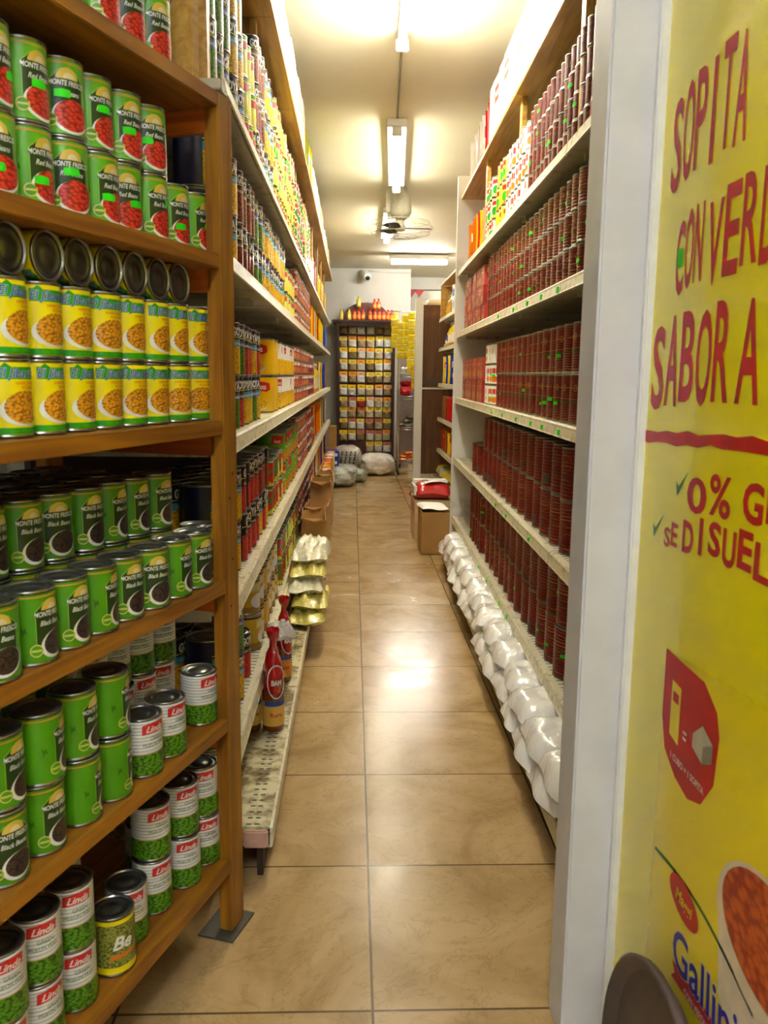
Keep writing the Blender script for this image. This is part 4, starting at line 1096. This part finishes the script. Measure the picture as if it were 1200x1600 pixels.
bottle((.17 - .098, 11.27, 2.085 + .02), .028, .14, BY, GL('C8C060'), GL('F0E080'), 'yellow bottle standing alone above the row on the rack', 'sauce bottles on the rack')
for i, x in enumerate((.115, .168)):
    bottle((.17 + x * .93, 11.16, 2.068), .026, .135, GL('D85018'), BC1, GL('F0A050'), 'orange-red bottle stacked above the row on the rack, %s one' % ['left', 'right'][i], 'sauce bottles on the rack')

# ------------------------------------------------------------------ wire rack, yellow sachet strips, brown end unit
wr = empty('wire_rack', (.72, 10.72, 0), 0, 'chrome wire rack right of the mahogany rack', 'rack')
for sx in (-.145, .145):
    for sy in (-.15, .15):
        h = MB(); h.lathe([(.012, .06), (.012, 1.9)], CHROME, 10, Matrix.Translation((sx, sy, 0))); obj('post', h, wr)
        h = MB(); h.lathe([(.0, -.012), (.03, -.012), (.03, .012), (0, .012)], BLACK, 14, Matrix.Translation((sx, sy, .032)) @ Matrix.Rotation(PI / 2, 4, 'Y')); h.box(sx - .01, sx + .01, sy - .01, sy + .01, .04, .07, CHROME); obj('caster', h, wr)
for z in (.18, .60, .98, 1.25, 1.6):
    h = MB()
    for dz in (0, .03): h.tube([(-.145, -.15, z - dz), (.145, -.15, z - dz), (.145, .15, z - dz), (-.145, .15, z - dz)], .004, CHROME, 6, True)
    for k in range(12): h.tube([(-.14 + .0255 * k, -.15, z), (-.14 + .0255 * k, .15, z)], .002, CHROME, 4)
    for k in range(10): h.tube([(-.145 + .029 * k, -.15, z - .03), (-.13 + .029 * k, -.15, z)], .002, CHROME, 4)
    obj('wire_shelf', h, wr)
m = MB(); m.box(.58, .9, 10.93, 10.94, .1, 1.5, flat('9A8A84', .6)); obj('backing_sheet', m, label='greyish pink sheet behind the chrome wire rack', cat='sheet')
for i in range(5):
    h = lump('e', .055, .07, .06, WHT, 70 + i, 14, .03); obj('egg', h, None, (.625 + .055 * (i % 3), 10.63 + .07 * (i // 3), 1.2815), 0, 'white egg in the carton on the wire rack, %s' % ['front left', 'front middle', 'front right', 'back left', 'back middle'][i], 'egg', 'white eggs')
m = MB(); m.box(.59, .80, 10.58, 10.75, 1.2545, 1.281, flat('C8C4BC', .8), bev=.006); obj('egg_tray', m, label='grey egg tray on the wire rack', cat='tray')
obj('red_bag', lump('r', .17, .2, .13, GL('C80820'), 81, amp=.08), None, (.66, 10.66, .9845), 0, 'shiny red bag on the wire rack', 'bag')
obj('red_bag', lump('r', .15, .18, .07, GL('B00820'), 82, amp=.08), None, (.665, 10.68, 1.108), .3, 'smaller red bag lying on the shiny red bag', 'bag')
for i, (x, z, sx) in enumerate(((.66, .604, .18), (.70, .655, .15), (.72, .70, .10))):
    obj('dried_fish_packet', pillow('f', sx, .12, .05, GL('6A6250'), 90 + i), None, (x, 10.66, z), .2 * i, 'grey-brown packet, %s of the heap on the wire rack' % ['bottom', 'middle', 'top'][i], 'packet', 'grey packets on the wire rack')
for i, (x, y, z, a) in enumerate(((.635, 10.65, .1845, 0), (.74, 10.66, .1845, .1), (.65, 10.66, .222, -.1), (.745, 10.67, .222, .2), (.70, 10.66, .262, .3))):
    obj('orange_packet', pillow('o', .105, .14, .035, GL('E87C10'), 100 + i), None, (x, y, z), a, 'orange packet on the lowest wire shelf, %s' % ['bottom left', 'bottom right', 'middle left', 'middle right', 'topmost'][i], 'packet', 'orange packets')
# sachet strips
SY = GL('F4E408'); SY2 = GL('E8B808'); h = MB()
h.tube([(.42, 10.28, 1.985), (.86, 10.28, 1.985)], .005, CHROME); obj('hanging_rod', h, label='thin rod carrying the yellow sachet strips', cat='rod')
_sm = {}
def sachet(mat, wd, ht):
    kk = (mat.name, wd, ht)
    if kk not in _sm:
        me = pouch_mesh('sachet' + mat.name, wd, ht, .022, [mat, GL('F8F090'), GL('F0D008'), GL('C89010')], n=6, seed=len(_sm)); _sm[kk] = me
    return _sm[kk]
for i, (x, zt, n, wd, mt, yo) in enumerate(((.50, 1.90, 4, .10, 0, 0), (.565, 1.86, 5, .095, 0, -.05), (.625, 1.95, 6, .10, 0, 0), (.70, 1.975, 7, .105, 0, -.05), (.775, 1.98, 6, .105, 0, 0), (.72, 1.37, 4, .06, 1, -.10), (.76, 1.30, 5, .06, 1, -.13), (.70, 1.43, 2, .12, 0, -.08))):
    r = empty('sachet_strip', (x, 10.26 + yo, zt), 0, 'strip of %s sachets hanging by the white post, %s' % (['bright yellow', 'amber yellow'][mt], ['leftmost', 'second from the left', 'third from the left', 'fourth from the left', 'nearest the post', 'upper narrow one', 'lowest narrow one', 'short one between'][i]), 'sachet strip', 'yellow sachet strips')
    ht = .085 if not mt else .075
    for k in range(n):
        obj('sachet', sachet((SY, SY2)[mt], wd, ht), r, (random.uniform(-.004, .004), random.uniform(-.008, .008), -(k + 1) * ht), -PI / 2 + random.uniform(-.25, .25))
# brown end unit with white post
eu = empty('end_unit', (.98, 10.08, 0), 0, 'brown hardboard end unit with a white post beyond the right shelving', 'shelving')
part('white_post', eu, (-.255, -.165, -.06, .03, .003, 2.12, TRIMW)); part('brown_panel', eu, (-.165, .3, -.02, .0, .08, 2.03, BROWNP))
part('rail', eu, (-.165, .3, -.032, -.02, 1.08, 1.10, TRIMW)); part('rail', eu, (-.165, .3, -.028, -.02, 1.14, 1.20, flat('5A4634', .5))); part('plinth', eu, (-.165, .3, -.15, .0, .003, .08, WHITEM))
part('top_shelf', eu, (-.165, .3, 0, .3, 2.03, 2.05, BROWNP))
h = MB(); h.box(.05, .06, -.022, -.0205, 1.55, 1.565, GREENST); obj('price_sticker', h, eu)
m = MB(); m.box(-.1, .12, -.1, .1, 0, .03, CREAM, bev=.008); m.box(-.09, .1, -.09, .09, .031, .075, WHT, bev=.01); obj('folded_bags', m, loc=(.96, 10.22, 2.052), label='pile of folded white and cream bags on the brown end unit', cat='bags')
for i, x in enumerate((.79, .90)):
    h = MB(); b = bmesh.new(); V = [b.verts.new(p) for p in ((-.075, 0, 0), (.075, 0, 0), (0, 0, -.11), (-.075, .004, 0), (.075, .004, 0), (0, .004, -.11))]
    for f in ((0, 2, 1), (3, 4, 5), (0, 1, 4, 3), (1, 2, 5, 4), (2, 0, 3, 5)): b.faces.new([V[q] for q in f])
    h.merge(b, flat('C02020', .5)); obj('red_pennant', h, None, (x + .02, 12.1, 2.42), 0, 'small red triangular pennant high in the alcove, %s one' % ['left', 'right'][i], 'pennant', 'red pennants')
m = MB(); m.tube([(.76, 12.15, 2.42), (1.5, 12.15, 2.42)], .006, BLACK)
obj('hanging_string', m, label='dark rod high in the alcove holding the pennants', cat='rod')
# second gondola on the right, beyond the end panel
GZ = [.40, .76, 1.15, 1.545, 1.875, 2.27]
for i, (a, b2) in enumerate(((6.1, 8.0), (8.0, 9.92))):
    gondola(I4, a, b2, 1.0, .45, GZ, .93, .1, 1, 'cream shelving bay beyond the white end panel, %s one' % ['nearer', 'farther'][i])
m = MB(); m.box(1.0, 1.44, 9.895, 9.915, 1.88, 2.245, WOODL); obj('pine_board', m, label='light pine board closing the far end of the high shelf past the end panel', cat='board')
def g2(lv, y, x=1.03): return (x, y, GZ[lv] + .001)
for i in range(3): bottle(g2(4, 9.25 - .11 * i, 1.08), .04, .26, GL('D8A818'), GL('F0E8D8'), GL('B88010'), 'amber bottle on the upper pine shelf, %s from the end' % ordn(i + 1), 'amber bottles')
for i in range(4): bottle(g2(4, 9.75 - .11 * i, 1.09), .042, .2 + .02 * i, GL('C89010'), GL('D8D0C0'), GL('E0B030'), 'yellow-brown bottle at the far end of the pine shelf, %s' % ordn(i + 1), 'amber bottles')
obj('blue_carton', carton_mesh(.1, .1, .28, WHT, BLUE, LBLUE), None, g2(4, 8.85, 1.07), .1, 'white and blue carton on the pine shelf', 'carton')
h = MB(); h.box(-.02, .15, -.16, .16, 0, .27, CARD, bev=.003); obj('cardboard_box', h, None, (1.06, 8.55, GZ[4] + .001), 0, 'brown carton on the pine shelf beside the white end panel', 'box')
for i, (cl, y, R_, H_) in enumerate((('blue', 9.7, .04, .17), ('red', 9.55, .035, .13), ('yel', 9.35, .05, .26), ('yel', 9.2, .05, .26), ('yel', 8.95, .06, .28))):
    c_ = {'blue': '4A5A98', 'red': 'C84030', 'yel': 'E0C818'}[cl]
    bottle(g2(3, y, 1.08), R_, H_, GL(c_), GL('E8E8E0'), GL('F0E8D8'), '%s bottle %s from the far end beyond the end panel' % ({'blue': 'blue', 'red': 'red', 'yel': 'yellow'}[cl], ordn(i + 1)), 'mixed bottles')
h = MB(); h.box(0, .12, -.5, .02, 0, .03, CARD); obj('cardboard_tray', h, None, (.99, 9.35, GZ[3] + .0005), 0, 'cut cardboard tray on the middle shelf edge beyond the end panel', 'tray')
def mix(lv, y0, y1, cols_, hgt, word):
    yy = y0; i = 0
    while yy < y1:
        c = cols_[i % len(cols_)]; mats, ds = BAGS[c]
        obj('packet', pouch_mesh('packet', .13, hgt, .08, mats, seed=77 + list(BAGS).index(c)), None, (1.09 + random.uniform(-.02, .02), yy, GZ[lv] + .001), -PI / 2 + random.uniform(-.4, .4), '%s, %s along on the %s beyond the end panel' % (ds, ordn(i + 1), word), 'packet', 'packets beyond the end panel')
        yy += .095; i += 1
mix(2, 8.6, 9.85, ['yellow', 'blue', 'white', 'blue', 'blue'], .3, 'blue packet shelf'); mix(1, 8.6, 9.85, ['red', 'green', 'red', 'brown'], .26, 'red packet shelf')
mix(0, 8.6, 9.85, ['yellow', 'red', 'orange', 'brown'], .24, 'low packet shelf')
for i in range(4): obj('sack', pillow('s', .3, .26, .12, [GL('D8C038'), GL('9AA4A8'), GL('D8C038'), GL('C8B030')][i], 120 + i), None, (1.12, 9.75 - .27 * i, .102), .1 * i, '%s sack on the base deck beyond the end panel, %s from the back' % (['yellow', 'grey', 'yellow', 'yellow'][i], ordn(i + 1)), 'sack', 'sacks on the far base deck')

# ------------------------------------------------------------------ boxes beside the right end panel
b1 = openbox(.588, 5.955, .205, .33, .30, 0, 'brown cardboard box on the floor against the white end panel', flaps=False)
h = pillow('p', .2, .3, .03, PAPER, 140, wr=.02)
obj('paper_sheet', h, None, (.575, 5.99, .302), .1, 'white sheet lying on the cardboard box by the end panel', 'sheet')
m = MB(); m.box(-.14, .14, -.2, .2, 0, .30, flat('C8B088', .6), bev=.003)
p = Print(); p.rect(-.2, .2, .2, .27, F('C82028'), 1); p.rect(-.14, .0, .05, .15, YEL2, 1); p.lay(m, lambda x, y, l: Vector((-.1405, x, y)))
obj('printed_carton', m, None, (.615, 6.55, 0.001), 0, 'pale carton with red print behind the cardboard box', 'carton')
RW = plastic_film('red_white_pack', 'C41420', .15, 12, strength=.3)
o = obj('wrapped_pack', pillow('p', .29, .36, .13, RW, 150, wr=.02), None, (.615, 6.52, .302), 0, 'red and white shrink-wrapped pack on the printed carton', 'pack')
h = MB(); h.grid(lambda u, v: Vector((-.06 + .17 * u, -.15 + .12 * v + .05 * u, .127 + .012 * math.sin(u * 3) + .0 * v)), 8, 8, WHT); obj('white_patch', h, o)
h = MB(); h.box(-.135, .135, .05, .165, .10, .13, WHT, bev=.008); h.box(-.142, -.12, -.16, .16, .03, .11, WHT, bev=.008); obj('white_band', h, o)
jg = empty('red_jug', (.62, 7.75, 0.001), 0, 'red plastic jug standing on the floor behind the cartons', 'jug')
JR = GL('C01420'); h = MB(); h.lathe([(.05, 0), (.056, .01), (.056, .15), (.03, .19), (.026, .2)], JR, 20); obj('body', h, jg)
h = MB(); h.lathe([(.03, .2), (.03, .23), (0, .232)], JR, 16); obj('cap', h, jg)
h = MB(); h.tube([(-.03, 0, .195), (-.07, 0, .2), (-.085, 0, .16), (-.056, 0, .11)], .009, JR); obj('handle', h, jg)

# ------------------------------------------------------------------ yellow poster on the partition, right
PX = .4845
pst = empty('poster', (PX, .9, 0), 0, 'large glossy yellow poster with red slogans on the right wall', 'poster')
PYM = flat('FAEC00', .25, 0, .03, 3, coat=.35)
m = MB(); m.box(-.0, .0015, -.75, .49, .02, 2.3, PYM); obj('sheet', m, pst)
RT, DB, GK = flat('C80A08', .4), flat('2A1E9A', .4), flat('1E7A18', .4)
def lay(name, p, lab=None):
    h = MB(); p.lay(h, lambda u, v, l: Vector((-.0006 - .0003 * l, -u, v))); o = obj(name, h, pst)
    if lab: o['label'] = lab
    return o
# u runs to the viewer's right (towards -y); local u = 0.9 - Y
def U(Y): return .9 - Y
tilt = .07
def letters(p, st, Y0, Y1, z0, z1, mat, rise=.0, bold=.0, gap=.12):
    n = len(st); wcell = (Y0 - Y1) / n
    for i, ch in enumerate(st):
        if ch == ' ': continue
        vs_, fs = text2d(ch, 1., bold)
        xs_ = [v[0] for v in vs_]; ys_ = [v[1] for v in vs_]; x0, x1, y0, y1 = min(xs_), max(xs_), min(ys_), max(ys_)
        wd = wcell * (1 - gap); 
        if ch in 'Ii': wd *= .32
        j = (i * 37 % 5 - 2) * .0025
        u0 = U(Y0) + wcell * i + (wcell - wd) / 2
        out = [(u0 + (v[0] - x0) / (x1 - x0) * wd, z0 + j + rise * (i + .5) / n + (v[1] - y0) / (y1 - y0) * (z1 - z0 - abs(j))) for v in vs_]
        p.items.append((out, fs, mat, 1))
p = Print(); letters(p, 'SOPITA', 1.345, 1.09, 1.515, 1.655, RT, .02, .012); lay('headline_text', p)
p = Print(); letters(p, 'CON', 1.300, 1.20, 1.362, 1.475, RT, .004, .016); lay('headline_text', p); p = Print(); letters(p, 'VERDURAS', 1.188, .78, 1.364, 1.48, RT, .02, .016); lay('headline_text', p)
p = Print(); letters(p, 'SABOR', 1.375, 1.085, 1.19, 1.325, RT, .014, .018); lay('headline_text', p); p = Print(); letters(p, 'A', 1.072, 1.00, 1.21, 1.343, RT, 0, .018); lay('headline_text', p); p = Print(); letters(p, 'GALLINA', .975, .62, 1.212, 1.345, RT, .012, .018); lay('headline_text', p)
p = Print()
pts = [(U(1.41), 1.136)] + [(U(1.41 - .04 * k), 1.132 + .0018 * k + random.uniform(-.004, .004)) for k in range(1, 24)]
top = [(u, v + .017 + random.uniform(-.003, .004)) for u, v in pts[::-1]]
p.items.append((pts + top, [(k, k + 1, len(pts) * 2 - 2 - k, len(pts) * 2 - 1 - k) for k in range(len(pts) - 1)], RT, 1)); lay('brush_line', p)
p = Print(); letters(p, '0%', 1.20, 1.05, 1.052, 1.108, RT, .004, .02); lay('slogan_text', p); p = Print(); letters(p, 'GRASA', 1.025, .72, 1.066, 1.122, RT, .012, .03); lay('slogan_text', p)
p = Print(); letters(p, 'SE', 1.277, 1.22, .985, 1.02, RT, .002, .02); lay('slogan_text', p); p = Print(); letters(p, 'DISUELVE', 1.205, .85, .99, 1.042, RT, .018, .03); lay('slogan_text', p)
for Y_, z_ in ((1.24, 1.075), (1.325, .998)):
    p = Print(); p.poly([(U(Y_) - .0, z_ + .01), (U(Y_) + .006, z_ - .012), (U(Y_) + .045, z_ + .03), (U(Y_) + .01, z_ + .002)], GK, 1); lay('check_mark', p, 'small green check mark')
# lower picture: packet art (figure left out), red badge, bowl, lettering
PY2 = flat('FAE400', .3, 0, .03, 5, coat=.4)
p = Print(); p.poly([(U(1.235), .05), (U(.5), .05), (U(.5), .90), (U(1.235), .825)], PY2, 1); lay('packet_picture', p)
p = Print(); p.poly([(U(1.232), .828), (U(1.09), .826), (U(1.045), .80), (U(1.033), .77), (U(1.04), .70), (U(1.075), .655), (U(1.12), .64), (U(1.17), .65), (U(1.215), .675), (U(1.232), .72)], RT, 2)
p.poly([(U(1.2), .79), (U(1.165), .788), (U(1.165), .70), (U(1.2), .705)], PY2, 3); p.rect(U(1.193), U(1.172), .76, .775, RT, 4); p.rect(U(1.15), U(1.137), .727, .731, WHT, 3); p.rect(U(1.15), U(1.137), .718, .722, WHT, 3)
p.poly([(U(1.115), .742), (U(1.085), .765), (U(1.05), .752), (U(1.05), .725), (U(1.08), .712), (U(1.115), .722)], flat('C8C0A0', .5), 3); p.poly([(U(1.08), .712), (U(1.05), .725), (U(1.05), .752), (U(1.08), .737)], flat('9A927A', .5), 4)
p.text('1 CUBO = 1 SOPITA', U(1.13), .672, .014, WHT, 3, .02, 0, 1.0, .0); lay('red_badge', p)
p = Print(); pts = []
for k in range(13): pts.append((U(1.225 - .028 * k), .505 + .022 * math.sin(k / 12 * PI) - .0016 * k))
p.items.append((pts + [(a_, b_ - .006) for a_, b_ in pts[::-1]], [(k, k + 1, 24 - k, 25 - k) for k in range(12)], GK, 2)); lay('green_swoosh', p)
SOUP = beans('D86018', 'A02008', 60)
p = Print(); p.ell(U(.87), .575, .135, .09, flat('E8D8B8', .4), 3, 30); p.ell(U(.87), .585, .12, .074, SOUP, 4, 30); p.poly([(U(1.0), .56), (U(.98), .44), (U(.86), .40), (U(.74), .44), (U(.735), .56)], flat('E8D8B8', .4), 2); lay('soup_bowl_picture', p)
p = Print(); p.ell(U(1.105), .488, .058, .032, YEL, 2, 24, rot=-.1); p.ell(U(1.105), .488, .054, .028, RT, 3, 24, rot=-.1); p.text('Maggi', U(1.105), .479, .026, YEL, 4, .02, .2, 1, .0); lay('oval_logo', p)
p = Print(); p.text('Gallinita', U(.99), .39, .085, WHT, 3, .03, 0, 1.0, .10); p.text('Gallinita', U(.99), .39, .085, DB, 4, .015, 0, 1.0, .10); lay('brand_lettering', p)
p = Print(); p.poly([(U(1.13), .352), (U(1.118), .365), (U(1.13), .378), (U(.93), .40), (U(.93), .372)], RT, 2); p.text('CON VERDURAS', U(1.03), .364, .014, WHT, 3, .02, 0, 1, .1); lay('red_banner', p)
p = Print(); p.rect(U(1.292), U(1.272), 1.398, 1.425, GREENST, 3); lay('price_sticker', p, 'bright green price sticker')
# round grey tray leaning on the poster wall
tr = empty('round_tray', (.442, 1.045, .203), 0, 'round grey plastic tray leaning on the wall below the poster', 'tray', rot=(0, -PI / 2 + .06, 0))
h = MB(); h.lathe([(0, -.008), (.175, -.008), (.196, .006), (.200, .018), (.193, .022), (.178, .004)], flat('5A4C46', .5), 48); obj('rim', h, tr)
h = MB(); h.lathe([(.178, .001), (.0, .001)], flat('171B16', .6), 48, cap=False); obj('dish', h, tr)
